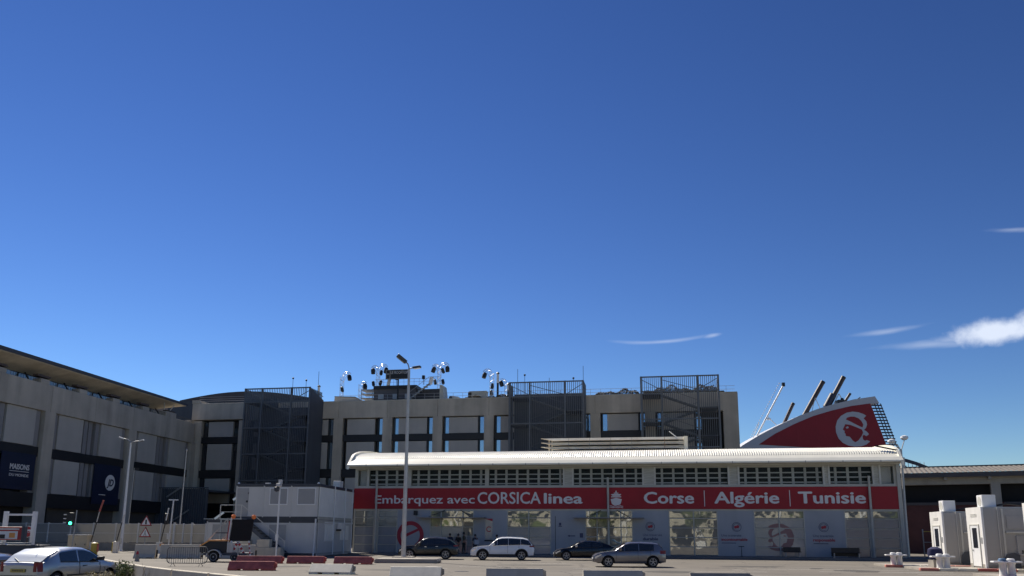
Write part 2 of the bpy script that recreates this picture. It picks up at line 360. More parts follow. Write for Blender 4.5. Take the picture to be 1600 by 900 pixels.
# a bay between two piers: slit, blue window, panel, slit
pan = {}
ROWS = [(17.0, 19.45), (11.7, 15.85), (6.4, 10.3)]
for r, (z0, z1) in enumerate(ROWS):
    pan[r] = (MB().box(0, 4.55, 0.35, 1.0, z0, z1).mesh('panel', m_panel), MB().box(0, .62, .62, .75, z0, z1).mesh('window', m_bluewin),
              MB().box(0, .62, .62, .75, z0, z1).mesh('window', m_darkglass))
band = [MB().box(0, PITCHB - 1.52, 0.22, 1.2, a, b).mesh('floor_band', m_darkband) for a, b in ((15.95, 16.95), (10.4, 11.6), (5.3, 6.3))]
slit = MB().box(0, .16, .3, .62, 5.3, 19.6).mesh('window_frame', m_darkband)
for k in range(10):
    u0 = 0.05 + PITCHB * k + 0.76
    dark_l = k in (0, 3)          # bays whose left window does not mirror the sky
    if k == 0:
        for r, (z0, z1) in enumerate(ROWS):
            P('panel', MB().box(u0 + 1.1, u0 + 5.4, 0.35, 1.0, z0, z1), m_panel, mall)
        P('window', MB().box(u0 + .1, u0 + 1.0, .6, .75, 6.4, 19.4), m_darkglass, mall); P('window', MB().box(u0 + 5.5, u0 + 6.3, .6, .75, 6.4, 19.4), m_darkglass, mall)
    elif k in (1, ):
        link('panel', pan[0][0], mall, (u0 + 1.0, 0, 0)); link('panel', pan[1][0], mall, (u0 + 1.0, 0, 0))
    else:
        for r in range(3):
            link('panel', pan[r][0], mall, (u0 + (.62 if k == 3 else 0.98), 0, 0))
            if k != 3: link('window', pan[r][1], mall, (u0 + .34, 0, 0))
            link('window', pan[r][1], mall, (u0 + 5.85, 0, 0))
    if k != 0: link('window_frame', slit, mall, (u0 + .16, 0, 0)); link('window_frame', slit, mall, (u0 + 5.62, 0, 0))
    for b_ in band: link('floor_band', b_, mall, (u0, 0, 0))
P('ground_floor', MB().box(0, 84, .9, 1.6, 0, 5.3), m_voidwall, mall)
# far arched roof beyond the corner
poly = [(-16.5, 18.0), (-16.5, 26.0)] + [(-16.5 + 28 * t / 14, 26.4 + 1.75 * math.sin(math.pi * (0.06 + 0.94 * t / 14))) for t in range(14)] + [(11.5, 26.4), (11.5, 18.0)]
P('arched_roof', MB().prism(poly, 20, 60), m_archroof, mall)
P('roof_plant_wall', MB().box(-26, 11, 19.4, 19.9, 12, 26.5), m_cage2, mall)
for z in (22.95, 23.25, 23.6):
    P('guard_rail', MB().tube([(-0.2, .5, z), (9, .5, z)], .03, 6), m_rail, mall)
mb = MB()
for k in range(40): mb.tube([(24.3 + k * 1.52, .8, 22.3), (24.3 + k * 1.52, .8, 23.35)], .025, 5)
for z in (22.85, 23.35): mb.tube([(24.2, .8, z), (84.8, .8, z)], .025, 5)
P('guard_rail', mb, m_rail, mall, stuff=True)

# ------------------------------------------------------------------ shopping centre, wing with the deep eaves
rzW = math.atan2(0.99267, 0.12087)
wing = thing('shopping_centre_wing', 'grey shopping centre wing with deep boarded eaves and shop banners, receding from the left', 'building', (-55.27, 94, 0), rzW)
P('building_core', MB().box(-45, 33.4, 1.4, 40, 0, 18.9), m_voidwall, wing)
for k in range(-3, 2):
    for h_ in (0, 1):
        a = max(-45, .1 + 16.8 * k + 8.4 * h_); b = min(33.6, .1 + 16.8 * k + 8.4 * (h_ + 1) - .035)
        if b > a: bevel(P('frieze', MB().box(a, b if b < 33 else 33.6, 0, 1.4, 15.9, 19.1), m_stone2, wing), .03)
col = MB().box(-.85, .95, -0.05, 1.4, 0, 15.9).mesh('column', m_stone2)
mid = MB().box(-.36, .36, .55, 1.4, 5, 15.85).mesh('mullion_pier', m_reveal)
rev = MB().box(0, .72, .38, 1.3, 5.2, 15.85).mesh('reveal', m_reveal)
bandw = MB().box(0, 14.9, .3, 1.3, 10.45, 11.6).mesh('floor_band', m_darkband)
bandw2 = MB().box(0, 14.9, .3, 1.3, 4.6, 6.25).mesh('floor_band', m_darkband)
pw = [MB().box(0, 4.6, .25, 1.0, z0, z1).mesh('panel', m_panel) for z0, z1 in ((11.65, 15.85), (6.3, 10.4))]
for k in range(-3, 3):
    c0 = .1 + 16.8 * k
    if k < 2 or True: link('column', col, wing, (c0, 0, 0))
    if k == 2: continue
    link('mullion_pier', mid, wing, (c0 + 8.45, 0, 0))
    for d in (1.15, 6.95, 9.25, 15.15): link('reveal', rev, wing, (c0 + d - (.2 if d > 15 else 0), 0, 0))
    for d in (1.98, 10.2):
        for i, q in enumerate(pw):
            if i == 1 and ((k == -1 and d > 9) or (k == 0 and d > 9)): continue
            link('panel', q, wing, (c0 + d, 0, 0))
    link('floor_band', bandw, wing, (c0 + .96, 0, 0)); link('floor_band', bandw2, wing, (c0 + .96, 0, 0))
P('window', MB().box(-45, 33, 1.3, 1.36, 5, 15.88), m_darkglass, wing)
P('ground_floor', MB().box(3, 33, 1.2, 1.38, 0, 4.6), M('ground_floor_wall', (0.085, 0.075, 0.065), .8, var=.2, scale=.3), wing)
# loggia under the eaves
for k in range(-6, 5):
    u = -2.0 + 7.0 * k
    if u + 4.5 > 31: continue
    bevel(P('balcony_wall', MB().box(u, u + 1.5, .05, 1.2, 19.1, 19.65), m_stone2, wing), .04)
    P('balcony_post', MB().bar((u + .3, 1.6, 19.1), (u + .7, 2.9, 20.6), .12, .14), m_darkband, wing)
    P('balcony_beam', MB().box(u - .3, u + 1.9, .3, 1.0, 19.9, 20.15), M('timber_brown', (0.10, 0.07, 0.055), .7, var=.3), wing)
    mb = MB(); mb.tube([(u + 2.2, .3, 19.62), (u + 7, .3, 19.62)], .03, 6)
    for j in range(12): mb.tube([(u + 2.4 + j * .4, .3, 19.1), (u + 2.4 + j * .4, .3, 19.62)], .018, 5)
    P('guard_rail', mb, m_darkband, wing)
    P('window', MB().box(u + .1, u + 6.9, 3.2, 3.28, 19.1, 20.4), wavy_glass('loggia_glass', (0.34, 0.38, 0.42), 0.2, .6, .1), wing)
P('loggia_wall', MB().box(-45, 31, 3.4, 3.8, 19.1, 21.4), m_reveal, wing)
# boarded eaves: soffit rises outwards, dark roof edge
sof = MB().add([(-45, .0, 21.45), (30.4, .0, 21.45), (26.8, 3.1, 20.45), (-45, 3.1, 20.45), (-45, .0, 21.52), (30.4, .0, 21.52), (26.8, 3.1, 20.52), (-45, 3.1, 20.52)],
               [(0, 1, 2, 3), (4, 7, 6, 5), (0, 4, 5, 1), (1, 5, 6, 2), (2, 6, 7, 3), (3, 7, 4, 0)])
P('soffit', sof, m_soffit, wing)
P('roof', MB().add([(-45, -.12, 21.53), (30.7, -.12, 21.53), (26.9, 3.2, 21.53), (26.9, 26, 21.53), (-45, 26, 21.53), (-45, -.12, 22.1), (30.7, -.12, 21.85), (26.9, 3.2, 21.95), (26.9, 26, 22.1), (-45, 26, 22.1)],
   [(0, 1, 2, 3, 4), (5, 9, 8, 7, 6), (0, 5, 6, 1), (1, 6, 7, 2), (2, 7, 8, 3), (3, 8, 9, 4), (4, 9, 5, 0)]), m_roofedge, wing)
P('eaves_strut', MB().tube([(26.5, 1.2, 19.1), (25.2, .6, 21.5)], .07, 6).tube([(26.5, 1.2, 19.1), (28.4, .6, 21.5)], .07, 6), m_louvre, wing)
bevel(P('balcony_wall', MB().box(25.2, 28, .1, 1.3, 19.1, 19.9), m_stone2, wing), .04)

# banners on the wing
b1 = thing('shop_banner', 'navy banner with white MAISONS DU MONDE lettering on the wing', 'banner', (-55.27, 94, 0), rzW)
P('banner_sheet', MB().box(-6.6, -1.3, .12, .2, 6.5, 10.6), m_navy, b1)
textp('lettering', b1, 'MAISONS', -5.2, 8.75, width=3.0, height=.62, bold=.02, y=.11, mat=m_letter)
textp('lettering', b1, 'DU MONDE', -5.2, 7.95, width=3.0, height=.32, bold=.01, y=.11, mat=m_letter)
P('rule', MB().box(-5.2, -2.2, .09, .11, 8.5, 8.56), m_letter, b1)
b2 = thing('shop_banner', 'navy banner with round white JD badge on the wing', 'banner', (-55.27, 94, 0), rzW)
P('banner_sheet', MB().box(9.6, 15.2, .12, .2, 5.4, 10.6), m_navy, b2)
P('badge', MB().lathe([(1.05, .0), (1.05, .03)], (13.1, .085, 8.3), 32, 'y'), m_letter, b2)
textp('lettering', b2, 'JD', 12.45, 7.85, width=1.35, height=.95, bold=.03, y=.08, shear=.25, mat=m_navy)
P('rule', MB().box(10.9, 12.3, .09, .11, 6.6, 6.68), m_letter, b2)

# ------------------------------------------------------------------ stair cages
def stair_cage(name, label, u0, u1, depth, ztop, posts, side_plate, openz, zbase=0.0, step=.28, panels=()):
    t = thing(name, label, 'staircase', (-51.13, 128, 0), rzB, 'steel stair cages on the shopping centre')
    f = -depth
    for p in posts: P('post', MB().box(p - .12, p + .12, f - .1, f + .14, zbase, ztop + .1), m_cage, t)
    zs = [ztop, ztop - 2.1] + [ztop - 2.1 - 4.0 * i for i in range(1, 6)]
    for z in zs:
        if z > zbase: P('rail', MB().box(u0, u1, f - .06, f + .06, z - .09, z + .09), m_cage, t)
    mb = MB(); n = int((u1 - u0) / step)
    for i in range(1, n): mb.box(u0 + i * step - .04, u0 + i * step + .04, f - .03, f + .03, zbase, ztop)
    P('bars', mb, m_cage, t, stuff=True)
    mb = MB(); n = int(depth / step)
    for s_ in (u0, u1):
        for i in range(0, n): mb.box(s_ - .03, s_ + .03, f + i * step - .05, f + i * step + .05, zbase, ztop)
    P('side_bars', mb, m_cage, t, stuff=True)
    if side_plate: P('side_panel', MB().add([(u1 + .05, f, 0), (u1 + .05, 0, 0), (u1 + .05, 0, ztop - 1.2), (u1 + .05, f, ztop), (u1 + .12, f, 0), (u1 + .12, 0, 0), (u1 + .12, 0, ztop - 1.2), (u1 + .12, f, ztop)],
        [(0, 1, 2, 3), (4, 7, 6, 5), (0, 4, 5, 1), (1, 5, 6, 2), (2, 6, 7, 3), (3, 7, 4, 0)]), m_cage2, t)
    lv = [zz for zz in (5.6, 9.6, 13.6, 17.6, 21.6) if zbase < zz < openz]
    for z in lv:
        P('landing', MB().box(u0 + .2, u0 + 2.8, f + .3, -.1, z - .15, z), m_cage2, t); P('landing', MB().box(u1 - 2.8, u1 - .2, f + .3, -.1, z - 2.15, z - 2), m_cage2, t)
    for i, z in enumerate(lv):
        for (xa, za, xb, zb, yy) in ((u0 + 2.8, z, u1 - 2.8, z - 2, f + 1.2), (u1 - 2.8, z - 2, u0 + 2.8, z - 4, f + 2.9)):
            mb = MB()
            for s_ in (-.6, .6): mb.bar((xa, yy + s_, za - .1), (xb, yy + s_, zb - .1), .05, .18)
            for j in range(9):
                q = (j + .5) / 9; mb.box(xa + (xb - xa) * q - .28, xa + (xb - xa) * q + .28, yy - .58, yy + .58, za + (zb - za) * q - .06, za + (zb - za) * q)
            mb.bar((xa, yy - .6, za + 1.0), (xb, yy - .6, zb + 1.0), .06)
            P('stair_flight', mb, m_cage, t)
    for (a, b, z0, z1) in panels: P('back_panel', MB().box(a, b, -.35, -.2, z0, z1), m_cage2, t)
    for pa, pb in (((posts[0], f + .3, ztop - .3), (posts[1], f + .3, ztop - 1.9)), ((posts[-2], f + .3, ztop - 1.9), (posts[-1], f + .3, ztop - .3)), ((posts[1], f + .3, ztop - .4), (posts[2], f + .3, ztop - 1.9)), ((u0, f, ztop), (u0, 0, ztop - .6)), ((u1, f, ztop), (u1, 0, ztop - .6))):
        P('brace', MB().bar(pa, pb, .08), m_cage, t)
    return t
stair_cage('stair_cage', 'dark steel stair cage left of the roof sign, plated on its right side', 10.9, 21.5, 5.0, 23.7, (10.9, 13.7, 18.5, 21.5), True, 22, panels=((11, 21.3, 0, 21.4), (11, 14, 21.4, 22.9)))
stair_cage('stair_cage', 'middle dark steel stair cage behind the louvred roof vent', 52.2, 63.2, 4.0, 23.75, (52.3, 55.3, 60.5, 63.1), False, 22, panels=((52.4, 62.9, 0, 22.6),))
stair_cage('stair_cage', 'tallest see-through stair cage nearest the right end of the shopping centre', 71.3, 82.2, 4.2, 24.0, (71.4, 74.3, 79.3, 82.1), False, 22, panels=((75, 81.9, 0, 13.5),))
t = thing('fire_stair', 'low dark ribbed stair enclosure in the corner of the shopping centre', 'staircase', (-51.13, 128, 0), rzB)
P('wall_panel', MB().box(-5.5, 7.6, -8.0, -7.8, 0, 8.2), m_cage2, t)
mb = MB()
for i in range(37): mb.box(-5.5 + i * .36 - .05, -5.5 + i * .36 + .05, -8.14, -8.0, 0, 8.4)
P('bars', mb, m_cage, t, stuff=True); P('rail', MB().box(-5.5, 7.6, -8.2, -7.8, 8.3, 8.45), m_cage, t)
P('roof', MB().box(-5.5, 7.6, -7.8, .2, 7.8, 8.1), m_cage2, t)
for xa, za in ((1.2, 8.0), (2.0, 4.2)):
    P('stair_stringer', MB().bar((xa, -8.4, za - 1.0), (xa + 3.0, -8.4, za + .9), .06, .22), m_rail, t)

# ------------------------------------------------------------------ passenger terminal
TU = Vector((0.9853941, -0.17028939, 0)); TN = Vector((0.17028939, 0.9853941, 0)); TA = Vector((-14.78, 75.5, 0)); rzT = R(-9.8046)
def TP(u, y, z=0): p = TA + TU * u + TN * y; return (p.x, p.y, z)
term = thing('ferry_terminal', 'white barrel-roofed ferry terminal with a red sign band across its front', 'building', tuple(TA), rzT)
P('floor_slab', MB().box(0, 48, .05, 16, 0.0, .12), m_concd, term)
P('back_wall', MB().box(0, 48, 15.8, 16, .12, 8.4), m_inner, term)
P('inner_wall', MB().box(.3, 47.7, 3.2, 3.4, .12, 8.3), m_inner, term)
P('end_wall', MB().box(-.05, .15, .1, 16, 0, 8.3), m_louvre, term); P('end_wall', MB().box(47.85, 48.05, .1, 16, 0, 8.3), m_louvre, term)
P('ceiling', MB().box(0, 48, -.2, 16, 8.32, 8.42), m_tframe, term)
P('upper_floor', MB().box(.2, 47.8, .35, 3.2, 5.6, 5.9), m_inner, term)
mb = MB().box(0, 48, 0, .3, 7.82, 8.3).box(0, 48, -.02, .3, 6.02, 6.22).box(0, 48, -.015, .25, 3.98, 4.12)
P('frame_beam', mb, m_tframe, term)
# roof
mb = MB()
n = 14; prof = []
for i in range(n + 1):
    a = math.pi * (0.5 - (i / n - .5) * 0.94)
    prof.append((8 - 8.45 * math.cos(math.pi * .03 + (math.pi * .94) * i / n), 8.62 + 1.25 * math.sin(math.pi * .03 + (math.pi * .94) * i / n)))
pitch = .2; us = []
k = 0; u = -.2
while u < 47.9:
    us += [(u, 0), (u + .06, .035), (u + .11, .035), (u + .16, 0)]; u += pitch
us.append((48.1, 0))
vs = [(uu, y, z + dz) for (y, z) in prof for (uu, dz) in us]; m_ = len(us)
mb.add(vs, [(i * m_ + j, i * m_ + j + 1, (i + 1) * m_ + j + 1, (i + 1) * m_ + j) for i in range(n) for j in range(m_ - 1)])
o = link('corrugated_roof', mb.mesh('corrugated_roof', m_roof), term)
P('roof_lining', MB().prism([(y, z - .1) for y, z in prof], -.1, 48.0, 'yz'), m_tframe, term)
# smooth eave apron, front and rear, with its lip
ap = [(-1.35, 8.02), (-1.35, 8.14), (-1.0, 8.42), (-.42, 8.74), (-.1, 8.77), (-.1, 8.6), (-.9, 8.2), (-1.1, 8.02)]
P('eave_apron', MB().prism(ap, -.35, 48.3, 'yz'), m_roof, term, smooth=False)
P('eave_apron', MB().prism([(16 - y, z) for y, z in ap], -.35, 48.3, 'yz'), m_roof, term)
P('eave_soffit', MB().box(-.3, 48.2, -1.1, 0.0, 7.97, 8.05), m_tframe, term)
P('eave_gutter', MB().box(-.3, 48.2, -.6, -.3, 7.85, 7.97), m_tframe, term)
for uu in (-.38, 48.1):
    pr = [(-1.35, 8.02)] + [(y, z + .16) for y, z in prof] + [(17.35, 8.02)]
    vs = []; 
    for (y, z) in pr: vs += [(uu, y, z + .06), (uu + .22, y, z + .06), (uu + .22, y, z - .3), (uu, y, z - .3)]
    fs = [(i * 4 + j, i * 4 + (j + 1) % 4, i * 4 + 4 + (j + 1) % 4, i * 4 + 4 + j) for i in range(len(pr) - 1) for j in range(4)]
    P('verge_trim', MB().add(vs, fs + [(0, 1, 2, 3), tuple(len(pr) * 4 - 4 + j for j in range(4))]), m_roof, term)
for uu in [1.5 + i * 3.0 for i in range(16)]:
    P('apron_joint', MB().box(uu, uu + .04, -1.37, -1.33, 7.98, 8.16), m_reveal, term)
P('roof_hatch_bar', MB().bar((46.6, .3, 9.5), (48.2, -.2, 9.05), .1, .12), m_darkband, term)
# vent louvres on the roof
vt = P('roof_vent', MB().box(18.4, 30.4, 8.4, 8.9, 9.9, 11.4), m_darkband, term)
for i, z in enumerate((10.42, 10.85, 11.28)):
    P('vent_blade', MB().add([(16.6, 8.0, z + .16), (17.9, 7.7, z - .1), (31.1, 7.7, z - .1), (31.1, 7.95, z + .17), (16.7, 7.95, z + .17), (17.9, 8.3, z - .08), (31.1, 8.3, z - .08), (31.1, 8.3, z + .17), (16.7, 8.3, z + .17)],
      [(0, 1, 2, 3, 4), (1, 5, 6, 2), (2, 6, 7, 3), (3, 7, 8, 4), (4, 8, 5, 1, 0), (5, 8, 7, 6)]), m_vent, vt)
P('vent_end', MB().box(30.9, 31.25, 7.66, 8.6, 10.1, 11.47), m_vent, vt)
for x in (19.5, 21.6, 23.7, 25.8): P('vent_joint', MB().box(x, x + .03, 7.675, 7.7, 10.3, 11.4), m_reveal, vt)
P('vent_joint', MB().box(29.0, 29.04, 7.67, 7.7, 10.3, 11.4), M('rust_stain', (0.35, 0.17, 0.08), .8), vt)
for x in (17.4, 17.7): P('vent_stay', MB().box(x, x + .08, 8.3, 8.4, 9.9, 11.4), m_vent, vt)
P('vent_prop', MB().bar((30.2, 8.2, 11.45), (29.5, 8.0, 12.0), .07), m_white, vt)
# upper glazing with the louvred lattice behind the glass
UP = [(.27, 1.15, 0), (1.38, 5.08, 1), (5.49, 12.53, 1), (12.89, 19.72, 1), (20.7, 26.8, 1), (28.0, 34.2, 1), (35.2, 42.1, 1), (42.7, 46.1, 1), (46.8, 47.8, 0)]
prev = 0
for (a, b, lou) in UP:
    P('frame_post', MB().box(prev, a, 0.01 if a - prev < .6 else .1, .28, 6.2, 7.84), m_tframe, term)
    if a - prev > .6:
        mb = MB().box(prev, prev + .16, 0, .1, 6.2, 7.84).box(a - .16, a, 0, .1, 6.2, 7.84)
        for q in range(7): mb.bar((prev + .16, .05, 6.25 + q * .22), (a - .16, .05, 6.4 + q * .22 if q % 2 else 6.25 + q * .22), .05)
        P('lattice_post', mb, m_louvre, term)
    prev = b
    w = P('upper_window', MB().box(a, b, .1, .2, 7.72, 7.82), m_tframe, term); P('sill', MB().box(a, b, .1, .2, 6.2, 6.27), m_tframe, w)
    P('pane', MB().box(a, b, .14, .155, 6.27, 7.72), M('clear_pane', (.015, .015, .015), .02, var=0, alpha=.10, spec=.5), w)
    if lou:
        for z in (7.22, 6.80, 6.38): P('louvre_blade', MB().add([(a, .42, z), (b, .42, z), (b, .8, z + .03), (a, .8, z + .03), (a, .42, z + .11), (b, .42, z + .11), (b, .8, z + .12), (a, .8, z + .12)],
            [(0, 3, 2, 1), (4, 5, 6, 7), (0, 1, 5, 4), (1, 2, 6, 5), (2, 3, 7, 6), (3, 0, 4, 7)]), m_louvre, w)
        mb = MB(); q = a + .45
        while q < b - .2:
            mb.box(q, q + .2, .5, .62, 6.3, 7.72); q += 1.0
        P('louvre_stay', mb, m_louvre, w)
    else:
        P('blind', MB().box(a + .1, b - .1, .4, .45, 6.3, 7.7), m_louvre, w)
P('frame_post', MB().box(prev, 48, 0.01, .28, 6.2, 7.84), m_tframe, term)
# columns in front of the sign
for u in (2.26, 23.77, 45.72):
    P('column', MB().tube([(u, -.28, 0), (u, -.28, 6.9)], .1, 14), m_tframe, term, smooth=True)
P('column', MB().box(48.0, 48.3, -.15, .3, 0, 7.9), m_tframe, term)
P('wall_bracket', MB().tube([(-.3, -.3, 5.7), (-.9, -.5, 5.75), (-1.1, -.55, 5.45)], .09, 8), m_white, term)
# sign band
sign = P('sign_band', MB().box(-.02, 48.02, -.1, .1, 4.12, 6.02), m_red, term)
bevel(sign, .01)
for k in range(1, 16): P('sign_seam', MB().box(k * 3.0 - .006, k * 3.0 + .006, -.103, -.09, 4.12, 6.02), m_redtxt, sign)
for s_, x, w_, zb, h_, bo in (('Embarquez avec', 2.1, 9.5, 4.62, .78, .012), ('CORSICA', 11.9, 5.8, 4.6, 1.08, .016), ('linea', 18.05, 3.4, 4.62, .95, .027),
                         ('Corse', 26.95, 4.25, 4.62, 1.02, .027), ('Algérie', 33.0, 5.35, 4.62, 1.02, .027), ('Tunisie', 40.0, 5.37, 4.62, 1.02, .027)):
    textp('lettering', sign, s_, x, zb, width=w_, height=h_, bold=bo, depth=.03, y=-.10, mat=m_letter)
for x in (32.1, 39.24): P('divider', MB().box(x, x + .06, -.13, -.1, 4.35, 5.72), m_letter, sign)
# liner emblem: hull, superstructure, funnel, waves
cx = 24.48
mb = MB().prism([(cx - .5, 4.98), (cx, 5.1), (cx + .5, 4.98), (cx + .38, 4.55), (cx + .2, 4.45), (cx - .2, 4.45), (cx - .38, 4.55)], -.13, -.1)
mb.box(cx - .44, cx + .44, -.13, -.1, 5.14, 5.24).box(cx - .36, cx + .36, -.13, -.1, 5.28, 5.36).box(cx - .44, cx + .44, -.13, -.1, 5.36, 5.43).box(cx - .2, cx + .2, -.13, -.1, 5.47, 5.55).box(cx - .05, cx + .05, -.13, -.1, 5.55, 5.72)
for q in (-.13, .13): mb.box(cx + q - .03, cx + q + .03, -.135, -.13, 4.8, 4.86)
for zz in (4.4, 4.28):
    pts = [(cx - .6 + i * .06, zz + .03 * math.sin(i * .9)) for i in range(21)]
    mb.prism(pts + [(x, z - .05) for x, z in reversed(pts)], -.13, -.1)
P('liner_emblem', mb, m_letter, sign, stuff=True)

# lower front
Z0, ZT = .12, 3.98
def wallp(a, b): return P('wall_panel', MB().box(a, b, .02, .22, 0, ZT), m_blue, term)
rows = [(3.38, 3.92), (2.55, 3.28), (1.72, 2.46), (.92, 1.64), (.14, .84)]
def win(a, b, mull, mats, jamb=.09, label=None):
    mb = MB().box(a, a + jamb, 0, .2, 0, ZT).box(b - jamb, b, 0, .2, 0, ZT)
    for m__ in mull: mb.box(m__ - .05, m__ + .05, -.01, .19, 0.02, ZT - .01)
    for z0, z1 in rows: mb.box(a + jamb, b - jamb, .01, .18, z1, z1 + .07)
    mb.box(a + jamb, b - jamb, .01, .18, 0, .13)
    w = P('window', mb, m_tframe, term)
    ed = [a + jamb] + sorted(mull) + [b - jamb]
    for i in range(len(ed) - 1):
        for r, (z0, z1) in enumerate(rows):
            mt = mats[r] if not isinstance(mats[r], tuple) else mats[r][min(i, len(mats[r]) - 1)]
            if mt is None: continue
            P('pane', MB().box(ed[i], ed[i + 1], .08, .1, z0, z1), mt, w)
    return w
F_, Cg, Wg, Bg = m_frost, m_clear, m_frostw, m_frostb
win(.05, 4.3, [2.2], [Cg, Cg, F_, F_, F_])
P('frame_post', MB().box(1.95, 2.45, -.02, .2, 0, ZT), m_tframe, term)
wallp(4.3, 7.4)
win(7.4, 11.55, [8.45, 10.5], [Cg, Cg, (Wg, Wg, Cg), (F_, F_, Wg), F_])
wallp(11.55, 14.6)
win(14.6, 18.65, [16.6], [Cg, Cg, F_, F_, F_])
wallp(18.65, 21.7)
win(21.7, 25.9, [22.75, 23.8, 24.85], [Cg, Cg, (m_darkglass, Cg, Cg, Cg), (m_darkglass, Cg, Cg, Cg), (m_darkglass, F_, F_, F_)])
wallp(25.9, 29.0)
win(29.0, 33.2, [31.15], [Cg, Cg, Cg, Cg, Cg])
wallp(33.2, 36.2)
win(36.2, 40.4, [38.3], [Cg, Wg, Wg, Wg, Wg])
wallp(40.4, 43.6)
win(43.6, 47.98, [45.7], [Cg, Bg, Bg, Bg, Bg])
P('frame_post', MB().box(45.5, 45.92, -.02, .2, 0, ZT), m_tframe, term)
P('plinth', MB().box(0, 48, -.06, .0, 0, .1), m_concd, term)
for a, b in ((6.4, 12.7), (20.7, 26.9)):
    cn = P('entrance_canopy', MB().box(a, b, -1.3, 0, 3.28, 3.36), m_reveal, term)
    P('tie_rod', MB().bar((a + 1.2, -1.2, 3.36), (a + 2.4, 0, 4.0), .05).bar((b - 1.2, -1.2, 3.36), (b - 2.4, 0, 4.0), .05), m_black, cn)
# prints on the wall panels: ring emblem with a head in profile
EM_WHITE = [(1205, 372), (1185, 360), (1150, 347), (1105, 342), (1060, 350), (1015, 375), (985, 410), (970, 455), (970, 500), (985, 545), (1015, 578), (1055, 598), (1100, 606), (1150, 603), (1190, 590), (1220, 566), (1195, 556), (1182, 562), (1168, 552), (1165, 530), (1175, 515), (1195, 527), (1215, 512), (1200, 492), (1180, 480), (1196, 465), (1206, 440), (1203, 415), (1184, 393)]
EM_HAIR = [(1050, 402), (1060, 388), (1085, 380), (1115, 380), (1145, 392), (1165, 412), (1178, 440), (1170, 462), (1125, 440), (1085, 418)]
EM_HEAD = [(1042, 438), (1035, 452), (1022, 478), (1036, 490), (1032, 500), (1040, 512), (1040, 526), (1070, 532), (1090, 560), (1108, 573), (1132, 560), (1160, 525), (1172, 500), (1165, 478), (1120, 458), (1078, 442)]
EM_EYE = [(1044, 462), (1060, 452), (1068, 464), (1052, 472)]
def emblem(cx, cz, r, parent, ring_mat, head_mat, y=0.0, flip=1, d=.02):
    f = lambda pts: [(cx + flip * (x - 1100) / 131 * r, cz - (z - 474) / 131 * r) for x, z in pts]
    P('emblem_ring', MB().prism(f(EM_WHITE), y - d, y), ring_mat, parent)
    for nm_, pts in (('emblem_hair', EM_HAIR), ('emblem_head', EM_HEAD)): P(nm_, MB().prism(f(pts), y - d * 1.4, y - d * .9), head_mat, parent)
    P('emblem_eye', MB().prism(f(EM_EYE), y - d * 1.8, y - d * 1.35), ring_mat, parent)
P('emblem_ring', MB().ring(5.55, 1.72, .92, 1.28, -.0, .02, -60, 240, 44), m_redtxt, term); P('emblem_band', MB().prism([(4.9, 1.75), (6.3, 2.35), (6.4, 2.15), (4.9, 1.45)], -.004, .018), m_redtxt, term)
emblem(38.3, 1.75, 1.15, term, m_ringpale, m_frostw, y=.07, flip=-1)
for cx, w1 in ((27.4, 'durable'), (34.75, 'incontournable'), (41.9, 'responsable')):
    e = P('print_emblem', MB().ring(cx, 2.6, .36, .40, 0, .018, 0, 360, 32).ring(cx, 2.6, .27, .30, 0, .018, 20, 300, 28), m_navytxt, term)
    P('fruit_print', MB().lathe([(.12, 0), (.12, .02)], (cx - .09, -.004, 2.58), 14, 'y').lathe([(.13, 0), (.13, .02)], (cx + .09, -.006, 2.62), 14, 'y'), m_redtxt, e)
    wd = {'durable': 1.3, 'incontournable': 2.15, 'responsable': 1.75}[w1]; x0 = {'durable': 26.75, 'incontournable': 33.45, 'responsable': 41.0}[w1]
    textp('lettering', term, 'Une traversée', x0, 1.78, width=1.65, height=.22, depth=.012, y=.02, mat=m_navytxt)
    textp('lettering', term, w1, x0, 1.42, width=wd, height=.26, bold=.03, depth=.012, y=.02, mat=m_redtxt if w1 != 'durable' else m_navytxt)
    if w1 != 'durable': P('small_print_rule', MB().box(x0, x0 + 1.2, .005, .02, 1.2, 1.26), m_navytxt, term)
pp = P('poster', MB().box(12.62, 13.28, -.0, .02, 1.35, 3.25), m_frostw, term)
P('poster_head', MB().prism([(12.62, 3.25), (13.28, 3.25), (13.28, 3.0), (12.62, 3.22)], -.006, .0), m_redtxt, pp)
P('emblem_ring', MB().ring(12.95, 2.3, .17, .25, -.006, 0, 35, 325, 24), m_redtxt, pp)
P('poster_frame', MB().box(12.55, 13.32, -.02, .0, 1.22, 1.34), m_darkband, pp)
P('door', MB().box(19.0, 19.04, .0, .03, .1, 3.5), m_darkband, term)
nb = P('notice', MB().box(19.3, 19.62, .0, .022, 2.55, 2.62).box(19.35, 19.55, .0, .022, 2.65, 2.9), m_navytxt, term)
P('arrow_print', MB().prism([(20.1, 1.75), (20.3, 1.85), (20.3, 1.79), (20.8, 1.79), (20.8, 1.71), (20.3, 1.71), (20.3, 1.65)], .0, .02), m_navytxt, term)
P('notice', MB().box(21.2, 21.5, .0, .02, 1.6, 2.0), m_navytxt, term)
P('loudspeaker', MB().box(5.9, 6.2, -.3, 0.02, 3.55, 3.95), m_black, term)
P('frame_post', MB().box(47.98, 48.1, -.02, .25, 0, ZT + .1), m_tframe, term)
# pavement in front
mb = MB().box(-1, 50, -2.6, .0, 0, .13)
o = P('pavement', mb, M('pavement_grey', (0.20, 0.19, 0.18), .85, var=.2, scale=.8, bump=.2)); struct(o); o.location = TA; o.rotation_euler = (0, 0, rzT)
